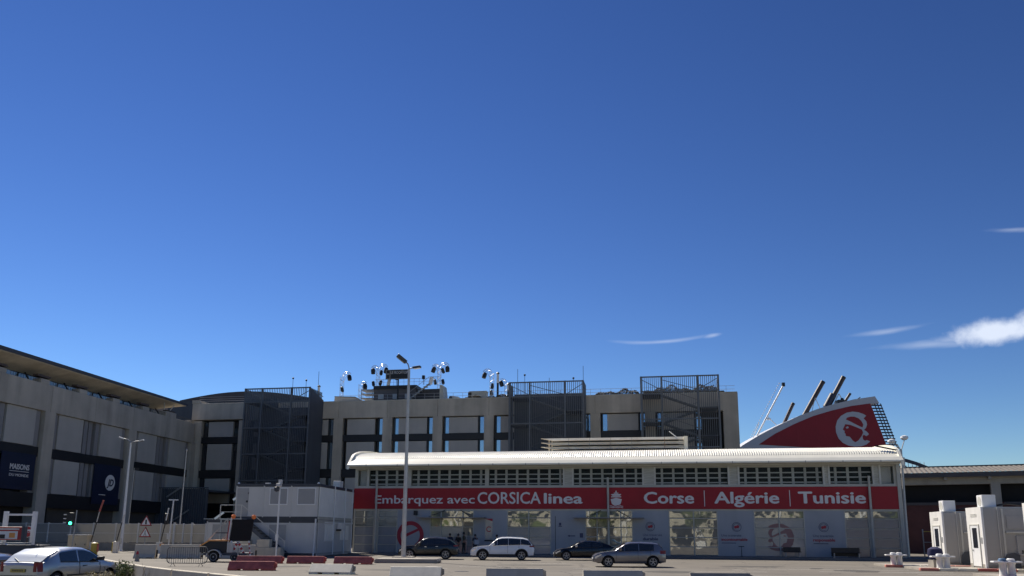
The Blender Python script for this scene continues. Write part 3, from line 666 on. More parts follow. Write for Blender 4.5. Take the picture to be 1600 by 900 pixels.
# ------------------------------------------------------------------ ferry behind the terminal
ship = thing('ferry_funnel', 'huge dark red and white raked ferry funnel rising behind the terminal roof', 'ship', (0, 160, 0), 0)
top = [(44.5, 18.2), (46.7, 19.75), (50.0, 21.75), (54.3, 23.95), (58.7, 25.95), (62.5, 27.35), (66.0, 28.4), (70.0, 29.35), (74.3, 30.0), (75.1, 28.55), (73.3, 28.45)]
red = [(50.0, 19.95), (53.5, 22.2), (57.3, 24.1), (61.3, 25.8), (65.3, 27.0), (69.3, 27.95), (73.2, 28.5), (76.0, 19.3), (66.0, 18.95), (58.0, 19.5)]
P('funnel_casing', MB().prism(top + [(76.9, 16.5), (76.9, 8), (44.5, 8)], 0, 9), m_funwh, ship)
P('red_side', MB().prism(red, -.08, 0), m_funred, ship)
emblem(69.3, 23.2, 3.55, ship, m_funwh, m_funred, y=-.08, d=.05)
for x in (54, 58, 62, 66): P('plate_seam', MB().box(x, x + .03, -.095, -.08, 19.5, {54: 22.2, 58: 24.2, 62: 25.8, 66: 27.0}[x]), m_redtxt, ship)
mb = MB()
for i in range(26):
    z = 28.1 - i * .62; x0 = 73.45 + (28.1 - z) * .30; mb.box(x0, x0 + 2.0 + i * .012, -.25, .1, z - .13, z + .13); mb.box(x0, x0 + 2.0, 8.4, 8.7, z - .13, z + .13)
for d in (.5, 1.1, 1.75): mb.bar((73.5 + d, -.1, 28.5), (78.6 + d, -.1, 11.5), .14)
P('stern_grille', mb, m_funblk, ship, stuff=True)
for (xa, za, xb, zb, rr) in ((56.5, 24.6, 58.6, 28.75, .36), (60.6, 26.0, 65.1, 33.4, .48), (65.5, 27.6, 69.5, 34.4, .48), (69.3, 29.1, 70.6, 30.9, .28)):
    t = P('exhaust_pipe', MB().tube([(xa, 3.5, za), (xb, 3.5, zb)], rr, 14), m_pipe, ship, smooth=True)
    P('pipe_rim', MB().tube([(xb, 3.5, zb), (xb + .18, 3.5, zb + .3)], rr * 1.06, 14), m_black, t, smooth=True)
P('pipe_sleeve', MB().tube([(65.6, 3.5, 28.2), (67.2, 3.5, 30.9)], .75, 14), m_funblk, ship, smooth=True)
P('pipe_prop', MB().bar((62.3, 3, 27.1), (63.2, 3, 30.2), .1).bar((64.1, 3, 27.8), (63.2, 3, 30.2), .1).bar((66.8, 3, 28.5), (68.2, 3, 31.0), .14).bar((69.2, 3, 29.1), (68.2, 3, 31.0), .14), m_steel, ship)
P('deck_gear', MB().box(67.6, 68.9, 2, 4, 28.3, 29.6).lathe([(.25, 29.4), (.4, 29.7), (.25, 30.1)], (68.8, 3, 0), 10), m_black, ship); P('whip', MB().bar((71.5, 3, 29.5), (72.6, 3, 30.3), .18), m_black, ship)
P('foremast', MB().tube([(50.6, 3.5, 21.8), (56.8, 3.5, 32.7)], .17, 8).tube([(49.9, 3.5, 21.6), (51.4, 3.5, 24.8)], .08, 6), m_white, ship)
P('mast_prop', MB().tube([(53.2, 3.5, 26.2), (55.0, 3.5, 24.4)], .09, 6).box(53.0, 53.8, 3.2, 3.8, 25.5, 25.8), m_white, ship)
P('masthead', MB().box(56.6, 57.2, 3.3, 3.7, 32.6, 33.4), m_black, ship)
mb = MB()
for i in range(24):
    x = 49.6 + i * .28; z = 22.0 + i * .49; mb.box(x - .09, x + .09, 3.4, 3.6, z - .07, z + .07)
mb.tube([(49.6, 3.5, 22.0), (56.2, 3.5, 33.3)], .02, 4); P('light_string', mb, m_white, ship, stuff=True)
P('superstructure', MB().box(20, 76.9, .5, 14, 0, 14.5).box(20, 110, 1, 14, 0, 9), m_funwh, ship)
mb = MB(); pts = [(77.3, 17.2), (79.5, 16.9), (81.5, 16.3), (84, 15.3), (86.5, 14.0)]
for (a, b), (c, d) in zip(pts, pts[1:]): mb.bar((a, 0, b), (c, 0, d), .3, .65)
P('stern_wing', mb, m_funblk, ship)
mb = MB()
for i in range(8): mb.box(77.5 + i * .8, 77.58 + i * .8, 0, .1, 9, 16.6)
mb.box(77, 84, 0, .1, 15.2, 15.3); P('stern_railing', mb, m_steel, ship)

# ------------------------------------------------------------------ rooftop of the block: stage, sign, light masts
Bm = Matrix.Translation((-51.13, 128, 0)) @ Matrix.Rotation(rzB, 4, 'Z')
def BP(u, y, z=22.1): return tuple(Bm @ Vector((u, y, z)))
st = thing('rooftop_stage', 'dark rooftop bar structure with outside stairs and rails under the roof sign', 'structure', BP(27.4, 1.8), rzB)
P('scaffold_shelf', MB().box(-.3, 1.7, 0, 2.4, .15, .28).box(-.3, 1.7, 0, 2.4, .9, 1.0).box(-.3, 1.7, 0, 2.4, 1.6, 1.7).box(-.3, 1.7, 0, 2.4, 2.2, 2.35).box(-.3, -.2, 0, .1, 0, 2.4).box(1.6, 1.7, 0, .1, 0, 2.4), m_rail, st)
P('side_wall', MB().box(1.8, 8.8, .1, 3, 0, 2.3), M('stage_cladding', (0.11, 0.105, 0.11), .6, var=.2), st); P('roof_slab', MB().box(1.8, 8.9, -.1, 3.1, 2.3, 2.85), m_black, st)
P('side_wall', MB().box(8.8, 12.6, .3, 3, 0, 2.2), M('stage_cladding2', (0.05, 0.05, 0.055), .6, var=.2), st)
for u in (2.6, 5.0, 7.0): P('wall_unit', MB().box(u, u + .9, 0, .1, .7, 1.5), m_rail, st)
mb = MB().bar((7.3, -.5, 0), (11.2, -.5, 2.9), .12, .25)
for i in range(9): mb.box(7.3 + i * .43, 7.8 + i * .43, -1, 0, .12 + i * .32, .17 + i * .32)
P('stair_flight', mb, m_rail, st)
P('stair_rail', MB().bar((7.3, -.95, 1.0), (11.2, -.95, 3.9), .05).bar((11.2, -.95, 3.9), (12.9, -.95, 3.9), .05), m_rail, st)
mb = MB()
for i in range(12): mb.tube([(3.4 + i * .84, .1, 2.85), (3.4 + i * .84, .1, 3.9)], .025, 5)
mb.tube([(1.9, .1, 3.9), (12.8, .1, 3.9)], .03, 5).tube([(1.9, .1, 3.4), (12.8, .1, 3.4)], .02, 5); P('guard_rail', mb, m_rail, st, stuff=True)
P('side_wall', MB().add([(12.6, .3, 0), (13.4, .3, 0), (13.0, .3, 2.8), (12.6, .3, 2.8), (12.6, 3, 0), (13.4, 3, 0), (13.0, 3, 2.8), (12.6, 3, 2.8)], [(0, 1, 2, 3), (4, 7, 6, 5), (0, 4, 5, 1), (1, 5, 6, 2), (2, 6, 7, 3), (3, 7, 4, 0)]), m_tframe, st)
for u, z, w_ in ((3.9, 2.9, .45), (10.8, 2.9, .55)):
    o = P('loudspeaker', MB().add([(0, 0, 0), (w_, 0, 0), (w_ + .2, 0, 1.2), (.25, 0, 1.2), (0, .4, 0), (w_, .4, 0), (w_ + .2, .4, 1.2), (.25, .4, 1.2)], [(0, 1, 2, 3), (4, 7, 6, 5), (0, 4, 5, 1), (1, 5, 6, 2), (2, 6, 7, 3), (3, 7, 4, 0)]), m_whited if u < 5 else m_white, st, (u, 0, z))
for i, (u, lab) in enumerate(((6.35, 'small dark loudspeaker on a stand just left of the roof sign'), (11.2 - 1.2, 'small dark loudspeaker on a stand just right of the tall lamp post'))):
    t = thing('loudspeaker', lab, 'speaker', BP(27.2 + u - (.6 if i == 0 else -.2), 1.8, 24.95), rzB)
    P('pole', MB().tube([(0, 0, 0), (0, 0, 1.3)], .04, 6), m_black, t); bevel(P('cabinet', MB().box(-.22, .22, -.2, .2, .9, 1.5), m_black, t), .05)
sg = thing('rooftop_sign', 'long black rooftop sign reading LE ROOFTOP on a post above the stage', 'sign', BP(33.6, .6, 22.2), rzB)
P('post', MB().box(-.1, .1, 0, .2, 0, 5), m_black, sg)
P('sign_board', MB().box(-2.0, 1.8, -.15, 0, 3.5, 5.05), m_black, sg)
textp('lettering', sg, 'LE ROOFTOP', -1.15, 4.35, width=2.75, height=.46, y=-.16, mat=m_letter)
textp('lettering', sg, 'BAR', -1.82, 4.2, width=.42, height=.3, y=-.16, mat=m_letter)
P('border', MB().box(-1.95, 1.75, -.17, -.15, 4.98, 5.02).box(-1.95, 1.75, -.17, -.15, 3.53, 3.57).box(-1.95, -1.91, -.17, -.15, 3.53, 5.0).box(1.71, 1.75, -.17, -.15, 3.53, 5.0).box(-1.3, -1.26, -.17, -.15, 3.6, 4.9), m_letter, sg)
def light_mast(label, u, y, H, arms, w=.55, feet=22.1, lamps=(), ht=None):
    t = thing('light_mast', label, 'light mast', BP(u, y, feet), rzB, 'aluminium truss light masts on the roof')
    mb = MB()
    for a in (-1, 1):
        for b in (-1, 1): mb.tube([(a * w / 2, b * .2, 0), (a * w / 2, b * .2, H)], .035, 5)
    n = int(H / .45)
    for i in range(n):
        z = i * H / n; s_ = 1 if i % 2 else -1
        for b in (-.2, .2): mb.tube([(-s_ * w / 2, b, z), (s_ * w / 2, b, z + H / n)], .022, 4)
    P('truss_tower', mb, m_alu, t)
    P('base_plate', MB().box(-w, w, -.5, .5, 0, .12), m_rail, t)
    for (dr, rad, zc, span) in arms:      # arched truss arms with a lamp at the tip
        mb = MB(); pts = []; pin = []
        for i in range(11):
            a = R(180 - span * i / 10) if dr > 0 else R(span * i / 10)
            pts.append((dr * rad + rad * math.cos(a), 0, zc + rad * math.sin(a))); pin.append((dr * rad + (rad - .3) * math.cos(a), 0, zc + (rad - .3) * math.sin(a)))
        mb.tube(pts, .035, 5); mb.tube(pin, .035, 5)
        for i in range(10): mb.tube([pts[i], pin[i + 1]], .02, 4)
        mb.tube([(dr * .2, 0, zc - .9), (dr * rad * 1.25, 0, zc + rad * .55)], .035, 5)
        P('arched_arm', mb, m_alu, t)
        tip = pin[-1]
        lp = P('lamp_head', MB().lathe([(.12, .4), (.3, .28), (.36, -.1), (.33, -.55), (.1, -.6)], (0, 0, 0), 12), m_black, t, (tip[0], 0, tip[2] - .35), (random.uniform(-.5, .3), random.uniform(-.4, .4), 0), smooth=True); P('yoke', MB().bar((tip[0] - .4, 0, tip[2] - .3), (tip[0] + .4, 0, tip[2] - .3), .04).bar((tip[0], 0, tip[2] - .3), (tip[0], 0, tip[2] + .1), .05), m_rail, t)
    for (x, z) in lamps:
        P('lamp_head', MB().lathe([(.1, .42), (.24, .3), (.26, -.3), (.18, -.5)], (0, 0, 0), 12), m_black, t, (x, -.1, z), (random.uniform(-.4, .3), random.uniform(-.35, .35), 0), smooth=True)
    return t
light_mast('leftmost aluminium light mast, a single arm hooked to the right', 22.9, 4, 4.5, ((1, .8, 4.5, 150),), .5, 22.6, lamps=((.1, 2.4),))
light_mast('two-armed light mast at the left end of the stage', 28.9, 4.5, 6.2, ((-1, .62, 6.2, 160), (1, .82, 6.2, 160)), .5, lamps=((.55, 5.6), (-.75, 3.8), (.5, 3.9)))
light_mast('short light mast left of the stage shelves', 26.6, 3, 3.4, ((1, .5, 3.4, 150),), .7)
light_mast('two-armed light mast at the right end of the stage', 39.5, 3.5, 5.9, ((-1, .62, 5.9, 160), (1, .82, 5.9, 160)), .5, lamps=((.6, 5.4), (-.65, 3.6), (.65, 3.6)))
light_mast('light mast with its arm hooked to the left behind the hedge', 48.2, 3, 4.6, ((-1, .75, 4.6, 160),), .6, lamps=((.1, 2.6), (-.05, 1.5)))
light_mast('small light mast hooked to the left between taller mast and stair cage', 50.0, 6, 3.6, ((-1, .7, 3.6, 120),), .6)
for u, y, h, lab, kind in ((49.3, 2.2, 4.6, 'black and white roof chimney beside the hooked light mast', 'flue'), (51.0, 2, 2.6, 'short white topped roof chimney near the middle stair cage', 'flue'), (19.6, 2.5, 3.3, 'white topped black roof chimney behind the plated stair cage', 'flue')):
    t = thing('roof_flue', lab, 'chimney', BP(u, y, 22.1), rzB)
    P('pipe', MB().tube([(0, 0, 0), (0, 0, h * .62)], .17, 10), m_black, t); P('upper_pipe', MB().tube([(0, 0, h * .62), (0, 0, h * .93)], .2, 10), m_white, t); P('cowl', MB().lathe([(.16, 0), (.3, .12), (.1, .32)], (0, 0, h * .93), 10), m_black, t)
for u, h, kn, lab in ((15.6, 4.6, 1, 'thin roof pole with a camera, over the plated stair cage'), (17.9, 4.2, 1, 'thin roof pole with a round head over the plated stair cage'), (20.0, 5.4, 0, 'bare thin antenna at the right corner of the plated stair cage'),
                   (52.6, 4.8, 0, 'bare thin antenna at the left corner of the middle stair cage'), (53.7, 4.0, 1, 'thin roof pole with a small round head over the middle stair cage'), (57.5, 3.3, 0, 'short bare antenna above the middle stair cage'), (61.2, 3.3, 1, 'short knobbed roof pole near the right corner of the middle stair cage'), (62.7, 5.0, 0, 'tall bare antenna at the right corner of the middle stair cage')):
    t = thing('roof_antenna', lab, 'antenna', BP(u, 1.3, 22.1), rzB)
    P('pole', MB().tube([(0, 0, 0), (0, 0, h)], .035, 5), m_black, t)
    if kn: P('head', MB().lathe([(.05, 0), (.16, .1), (.14, .28), (.04, .34)], (0, 0, h - .35), 8), m_black, t)
rh = thing('roof_hut', 'low grey gabled roof hut under the leftmost light mast', 'hut', BP(22.5, 2, 22.1), rzB)
P('side_wall', MB().prism([(0, 0), (5.6, 0), (3.6, 1.15), (.1, 1.3)], 0, 3), m_panel, rh); P('roof_edge', MB().bar((.1, -.05, 1.33), (3.6, -.05, 1.18), .12).bar((3.6, -.05, 1.18), (5.7, -.05, 0.03), .12), m_reveal, rh)
ru = thing('roof_plant_unit', 'long low grey cabinet behind the dark rooftop hedge', 'cabinet', BP(44.6, 3, 22.1), rzB)
bevel(P('casing', MB().box(0, 2.7, 0, 1.6, 0, 1.75), m_tframe, ru), .1); P('fan', MB().box(-.2, .35, -.1, .6, .9, 1.7), m_black, ru); P('lid', MB().box(-.05, 2.75, -.05, 1.65, 1.75, 1.83), m_louvre, ru)
for u0, u1, z1, lab in ((43.9, 51.6, 1.05, 'dark brown hedge along the roof edge under the cabinet and hooked masts'), (64.5, 71.4, 1.5, 'brownish shrub bed along the roof edge between the two right stair cages'), (71.6, 83.5, 1.9, 'dark shrubs on the roof behind the tallest stair cage')):
    h = thing('rooftop_hedge', lab, 'hedge', BP(u0, 2.2, 22.1), rzB)
    mb = MB(); rr = random.Random(int(u0))
    for i in range(int((u1 - u0) * 300)):
        x = rr.uniform(0, u1 - u0); e = min(x, (u1 - u0) - x); top_ = z1 * (0.72 + .16 * math.sin(x * 1.3 + u0) + .12 * math.sin(x * 3.1 + 1)) * min(1, .45 + e * .5)
        z = top_ * (1 - rr.random() ** 2 * .95); y = rr.uniform(-.5, .9); s_ = rr.uniform(.06, .15)
        a = Vector((rr.gauss(0, 1), rr.gauss(0, 1), rr.gauss(0, 1))).normalized(); b = a.orthogonal().normalized(); c = Vector((x, y, z))
        mb.add([c - a * s_, c + b * s_ * .6, c + a * s_, c - b * s_ * .6], [(0, 1, 2, 3)])
    o = link('foliage', mb.mesh('foliage', m_leafd, fix=False), h); P('planting_soil', MB().box(.1, u1 - u0 - .1, -.3, .7, 0, z1 * .4), m_leafd, h)
rb = thing('roof_parasols', 'folded light tarpaulins and small shrubs on the roof edge right of the stage', 'tarpaulin', BP(41.2, 1.6, 22.1), rzB)
P('cloth', MB().add([(0, 0, 0), (2.4, 0, .1), (2.0, 0, .75), (.7, 0, .95), (0, 1, 0), (2.4, 1, .1), (2.0, 1, .75), (.7, 1, .95)], [(0, 1, 2, 3), (4, 7, 6, 5), (0, 4, 5, 1), (1, 5, 6, 2), (2, 6, 7, 3), (3, 7, 4, 0)]), m_cont, rb)
P('dark_fold', MB().prism([(.3, .0), (1.2, .0), (.9, .85), (.5, .8)], -.1, .0), m_cage2, rb)

# ------------------------------------------------------------------ shed at the right
sh = thing('transit_shed', 'long low concrete shed with brown corrugated roof right of the terminal', 'building', (43.0, 90.6, 0), R(-24.5))
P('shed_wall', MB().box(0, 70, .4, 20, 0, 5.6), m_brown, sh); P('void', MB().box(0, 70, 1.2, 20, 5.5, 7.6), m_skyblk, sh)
P('beam', MB().box(-.5, 70, 0, 1, 7.55, 8.35), m_shed, sh); P('fascia', MB().box(-.5, 70, -1.0, -.905, 8.3, 8.8), m_roofedge, sh); P('eaves_slab', MB().box(-.5, 70, -.9, 8, 8.36, 8.79), m_shed, sh)
for i in range(14): P('rafter', MB().box(1.2 + i * 4.2, 1.5 + i * 4.2, -.8, 0.0, 8.0, 8.4), m_shed, sh)
mb = MB()
for i in range(150): mb.add([(-.5 + i * .5, -.95, 8.78), (-.25 + i * .5, -.95, 8.84), (0 + i * .5, -.95, 8.78), (0 + i * .5, 8, 10.05), (-.25 + i * .5, 8, 10.11), (-.5 + i * .5, 8, 10.05)], [(0, 1, 4, 5), (1, 2, 3, 4)])
P('roof_sheets', mb, m_shedroof, sh); P('roof_ridge', MB().box(-.6, 70, 7.8, 8.2, 10.0, 10.2), m_roofedge, sh)
for x in (0, 10.3, 21.5, 33, 45): P('column', MB().box(x - .45, x + .45, -.03, .9, 0, 7.6), m_shed, sh)
for x in (.6, 11, 22): P('sill_beam', MB().box(x, x + 9.3, .3, .5, 5.3, 5.6), m_roofedge, sh)
# fittings between terminal and booths
t = thing('lamp_post', 'tall grey lamp post with two small heads right of the terminal', 'lamp post', (36.7, 75, 0), 0)
P('pole', MB().tube([(0, 0, 0), (0.1, 0, 5), (.2, 0, 10.0)], [.2, .13, .09], 10), m_steel, t, smooth=True); P('arm', MB().tube([(.2, 0, 9.2), (.25, 0, 10.0), (.6, 0, 10.9)], .05, 6).tube([(.2, 0, 9.8), (-.1, 0, 10.4), (-.5, 0, 10.6)], .05, 6), m_steel, t)
for x, z in ((.6, 11.1), (-.65, 10.75)): P('lamp_head', MB().lathe([(.1, .22), (.32, .12), (.36, -.05), (.2, -.22)], (x, 0, z), 12), m_white, t, smooth=True)
P('junction_box', MB().box(0.0, .35, -.25, 0, 8.2, 9.2), m_louvre, t)
t = thing('fence_gate', 'low yellowish railings and posts behind the lamp post beside the terminal', 'gate', (35.2, 69, 0), R(-10))
for i in range(3): P('rail', MB().bar((0, 0, .5 + i * .9), (3.6, 0, .5 + i * .9), .06), m_yellow if i == 2 else m_rail, t)
for x in (0, 1.8, 3.6): P('post', MB().bar((x, 0, 0), (x, 0, 2.5), .08), m_rail, t)
t = thing('site_cabin', 'cream utility cabin with a stair rail half hidden behind the first booth', 'cabin', (35.0, 62, 0), R(-9.8))
bevel(P('cabin_wall', MB().box(-.8, 3.0, 0, 3, 0.4, 2.9), m_beige, t), .05); P('roof', MB().box(-.9, 3.1, -.1, 3.1, 2.9, 3.0), m_white, t)
mb = MB()
for x in (-1.9, -1.2, -.4): mb.bar((x, -.8, 0), (x, -.8, 1.6 - (x + .4) * -.35), .06)
mb.bar((-2.0, -.8, 1.55), (-1.0, -.8, 1.4), .06).bar((-1.0, -.8, 1.4), (.4, -.8, .6), .06).bar((-1.0, -.8, .9), (.4, -.8, .15), .05); P('stair_rail', mb, m_black, t)
P('stair_steps', MB().box(-1.9, -.9, -.8, 0, 0, .5).box(-.9, -.2, -.8, 0, 0, .3), m_concd, t)

# ------------------------------------------------------------------ control booths
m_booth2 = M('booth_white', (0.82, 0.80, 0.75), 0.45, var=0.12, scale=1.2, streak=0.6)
def booth(label, loc, h=3.5, L=9.0, rz=R(-9.8)):
    t = thing('control_booth', label, 'booth', loc, rz, 'white control booths in a row on the right')
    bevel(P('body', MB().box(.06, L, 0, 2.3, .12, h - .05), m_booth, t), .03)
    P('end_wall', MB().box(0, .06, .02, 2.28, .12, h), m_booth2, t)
    P('vent_grille', MB().box(-.02, 0, .7, 1.6, h - .55, h - .52).box(-.02, 0, .7, 1.6, h - .48, h - .45).box(-.02, 0, .7, 1.6, h - .41, h - .38), m_louvre, t, stuff=True)
    P('notice_plate', MB().box(-.012, 0, .1, .38, 1.5, 1.85), m_frostw, t); P('base_scuff', MB().box(-.008, 0, .02, 2.28, .12, .34), m_concd, t)
    P('side_scuff', MB().box(.1, L, -.008, 0, .12, .3), m_concd, t); P('panel_seam', MB().box(.58, .6, -.006, 0, .3, h - .1), m_rail, t); P('conduit', MB().tube([(.85, -.05, .2), (.85, -.05, h)], .025, 6), m_louvre, t)
    d = P('door', MB().box(-.03, 0, .55, 1.75, .2, 2.55), m_white, t); P('door_pane', MB().box(-.045, -.03, .8, 1.45, 1.25, 2.4), m_darkglass, d); P('handle', MB().box(-.07, -.03, 1.5, 1.62, 1.08, 1.14), m_rail, d)
    P('door_frame', MB().box(-.05, 0, .48, .55, .12, 2.62).box(-.05, 0, 1.75, 1.82, .12, 2.62).box(-.05, 0, .55, 1.75, 2.55, 2.62), m_louvre, t)
    P('corner_trim', MB().box(-.02, .1, -.04, .06, .1, h), m_white, t)
    P('cover_strip', MB().box(1.05, 1.15, -.06, 0, .1, h - .1), m_louvre, t)
    P('wall_panel', MB().box(1.3, 3.0, -.05, 0, 2.35, 3.1), m_booth, t); P('wall_panel', MB().box(3.2, L - .2, -.05, 0, 2.2, 3.2), m_booth, t)
    P('ledge', MB().box(1.2, 3.2, -.12, 0, 2.1, 2.2), m_louvre, t)
    P('wall_panel', MB().box(1.7, L - .2, -.14, 0, .3, 1.95), m_booth, t)
    P('counter_window', MB().box(1.9, L - .6, -.17, -.14, .95, 1.15), m_darkglass, t); P('counter_ledge', MB().box(1.8, L - .5, -.24, -.14, .86, .94), m_louvre, t)
    P('wheel_arch_panel', MB().prism([(.95, .15), (.95, .7), (1.1, .92), (1.5, 1.0), (1.75, .9), (1.78, .15)], -.19, -.145), m_cage2, t)
    P('base', MB().box(-.1, L, -.2, 2.4, 0, .12), m_concd, t)
    a = P('air_conditioner', MB().box(.35, 1.1, .6, 1.4, h, h + .72), m_white, t); bevel(a, .03)
    P('fan_grille', MB().lathe([(.27, 0), (.27, .015)], (.335, 1.0, h + .36), 16, 'x'), m_louvre, a)
    P('roof_pipe', MB().tube([(1.2, 1, h + .1), (1.8, .9, h + .22), (3.0, 1.1, h + .12), (4.2, 1, h + .25), (L, 1, h + .15)], .06, 6), m_black, t); P('roof_tray', MB().box(3.2, L, .2, .35, h + .15, h + .22), m_yellow, t)
    P('roof_kerb', MB().box(.1, L, .05, 2.2, h - .05, h), m_louvre, t)
    return t
booth('farther white control booth with a narrow glazed door and an air conditioner on top', (27.95, 52.2, 0), 3.5)
booth('nearer white control booth with a narrow glazed door and an air conditioner on top', (27.25, 46.6, 0), 3.6)
booth('control booth cut by the right edge of the picture', (26.65, 40.2, 0), 3.65)
def bollard(label, loc, s=1.0, cap=m_white):
    t = thing('bollard', label, 'bollard', loc, R(-8), 'white twin bollards with crossbars at the booth lanes')
    for x in (-.16, .2): P('post', MB().lathe([(.2, 0), (.17, .08), (.155, .5), (.2, .62)], (x, 0, 0), 14), m_whited, t, smooth=True)
    bevel(P('crossbar', MB().box(-.62, .62, -.2, .2, .6, .68), m_white, t), .03)
    for i, x in enumerate((-.16, .2)): P('cap', MB().lathe([(.17, .68), (.17, .76), (.12, .8)], (x, 0, 0), 14), cap if i == 0 else m_white, t, smooth=True)
    t.scale = (s, s, s); return t
bollard('small white twin bollard nearest the terminal, standing alone', (24.0, 50.6, .1), 1.0)
bollard('white twin bollard in front of the farther booth, blue sack behind it', (24.4, 45.9, .12), 1.02)
bollard('white twin bollard with one blue cap in front of the nearer booth', (22.8, 37.4, .12), 1.0, M('blue_cap', (0.08, 0.16, 0.28), .5))
t = tag(P('blue_sack', MB().lathe([(.0, 0), (.32, .05), (.42, .3), (.38, .62), (.15, .75)], (0, 0, 0), 14), M('blue_cloth', (0.012, 0.015, 0.07), .8, var=.3, scale=5), smooth=True), 'dark blue sack slumped behind the second white bollard', 'sack'); t.location = (24.75, 47.3, .55)
t = tag(P('low_bin', MB().box(-.3, .3, -.3, .3, 0, .55), m_concd), 'low grey plinth block carrying the dark blue sack', 'block'); t.location = (24.75, 47.3, .0)
for i, (x, y, L, red0, lab) in enumerate(((23.2, 50.4, 6, 1, 'farther booth island kerb with a pale pink and white tip'), (22.9, 45.6, 9, 1, 'nearer booth island kerb painted red and white'), (21.9, 36.6, 9, 0, 'booth island kerb at the right edge of the picture'))):
    t = thing('island_kerb', lab, 'kerb', (x, y, 0), R(-9.8))
    for k in range(int(L / 1.0)):
        mt = [m_kerbred, m_conclt, m_conclt, m_redc][k % 4] if k < 8 else m_concd
        bevel(P('kerb_stone', MB().box(k * 1.0, k * 1.0 + .98, -.15, .15, 0, .16), mt, t), .03)
    P('island_top', MB().box(.3, L, .15, 3.8, 0, .12), m_concd, t)

# ------------------------------------------------------------------ site cabins
cb = thing('stacked_cabins', 'two-storey stack of grey portable site cabins beside the terminal', 'cabin', (-15.62, 65, 0), R(-6.3))
cfx = 7.0
def cab_row(z, x0, nmod, light, label=None):
    for i in range(nmod):
        x1 = x0 + i * 2.33
        m_ = P('cabin_wall', MB().box(x1 + .05, x1 + 2.29, 0, .1, z + .22, z + 2.62), m_cont, cb)
        P('cabin_post', MB().box(x1 - .04, x1 + .05, -.03, .12, z + .1, z + 2.7), m_cont if z else m_cont, cb)
        P('corner_casting', MB().box(x1 - .06, x1 + .07, -.05, .12, z + .02, z + .16), m_contdk, cb)
    P('floor_frame', MB().box(x0, x0 + nmod * 2.33, .01, 9, z + .0, z + .22), m_contdk, cb)
    P('roof_frame', MB().box(x0 - .03, x0 + nmod * 2.33 + .03, -.02, 9.2, z + 2.66, z + 2.86), m_contdk, cb)
cab_row(0.05, -9.32, 4, False); cab_row(2.95, -6.99, 3, True)
dr = Matrix.Rotation(R(-6.5), 4, 'Z')
for z, mt in ((0.05, m_cont), (2.95, m_contlt)):
    for j, (a, b) in enumerate(((.08, 3.6), (3.66, 6.5), (6.56, 9.0))):
        P('side_wall', MB().box(0.0, .06, a, b, z + .22, z + 2.62), mt, cb)
    P('side_frame', MB().box(-.02, .1, .0, 9.05, z + 2.62, z + 2.86), m_contdk if z > 1 else m_tframe, cb); P('side_frame', MB().box(-.02, .08, 0, 9.05, z + .0, z + .2), m_tframe, cb)
P('cabin_core', MB().box(-9.3, -.02, .12, 9, .1, 2.8).box(-6.95, -.02, .12, 9, 2.9, 5.75), m_contdk, cb)
P('corner_pipe', MB().tube([(-.2, -.1, 0), (-.12, -.1, 3.0)], .07, 8), m_white, cb)
for (x, z, w_) in ((-4.15, 3.0, 1.55), (-1.8, 3.0, 1.55), (-8.9, .1, 1.75), (-4.1, .1, 1.6)):
    wd = P('window', MB().box(x - .0, x + w_, -.05, 0, z + 2.42, z + 2.5).box(x, x + w_, -.05, 0, z + 1.1, z + 1.18).box(x, x + .07, -.05, 0, z + 1.18, z + 2.42).box(x + w_ - .07, x + w_, -.05, 0, z + 1.18, z + 2.42), m_cont if z < 1 else m_white, cb)
    mb = MB()
    for k in range(12): mb.box(x + .07, x + w_ - .07, -.025 - .006 * (k % 2), -.0, z + 1.18 + k * .1033, z + 1.18 + k * .1033 + .1)
    P('roller_shutter', mb, m_shut, wd)
d = P('door', MB().box(-6.9, -5.95, -.03, 0, 3.2, 5.45), m_shut, cb, label='plain light door at the top of the stair'); P('handle', MB().box(-6.1, -5.98, -.1, -.03, 4.3, 4.45), m_black, d); P('hinge', MB().box(-6.0, -5.93, -.06, -.03, 5.0, 5.1), m_black, d)
wd = P('side_window', MB().box(.06, .1, 1.5, 3.9, 2.55, 2.62).box(.06, .1, 1.5, 3.9, 1.2, 1.26), m_white, cb)
for a, b in ((1.6, 2.2), (2.3, 2.75), (2.85, 3.8), (5.6, 6.5), (7.0, 7.9)): P('pane', MB().box(.065, .09, a, b, 1.28, 2.53), m_contlt, wd)
P('side_rail', MB().box(.06, .16, 1.4, 8.8, 2.68, 2.76), m_white, cb)
for y in (3.62, 6.5, 8.6): P('downpipe', MB().tube([(.12, y, .1), (.12, y, 5.8)], .05, 6), m_white, cb)
bevel(P('air_conditioner', MB().box(.1, .55, 4.6, 5.5, 2.1, 2.75), m_whited, cb), .03); P('bracket', MB().box(.1, .5, 4.4, 4.6, 2.05, 2.2), m_black, cb)
bevel(P('air_conditioner', MB().box(-.7, -.1, 5.4, 6.4, 5.8, 6.4), m_whited, cb), .03)
P('roof_lamp', MB().lathe([(.12, 0), (.06, .12)], (-6.9, .1, 5.82), 8).lathe([(.12, 0), (.06, .12)], (-.1, .1, 5.82), 8).box(-4.6, -4.2, .0, .2, 5.82, 5.9), m_white, cb)
ss = thing('cabin_stair', 'grey steel outside stair slanting down in front of the site cabins', 'staircase', (-15.62, 65, 0), R(-6.3))
P('platform', MB().box(-7.7, -5.9, -1.2, -.05, 2.88, 2.98), m_rail, ss); 
mb = MB().bar((-5.9, -1.15, 2.85), (-2.2, -1.15, .1), .06, .28); P('stringer', mb, m_cage2, ss); P('stringer', MB().bar((-5.9, -.2, 2.85), (-2.2, -.2, .1), .06, .28), m_cage2, ss)
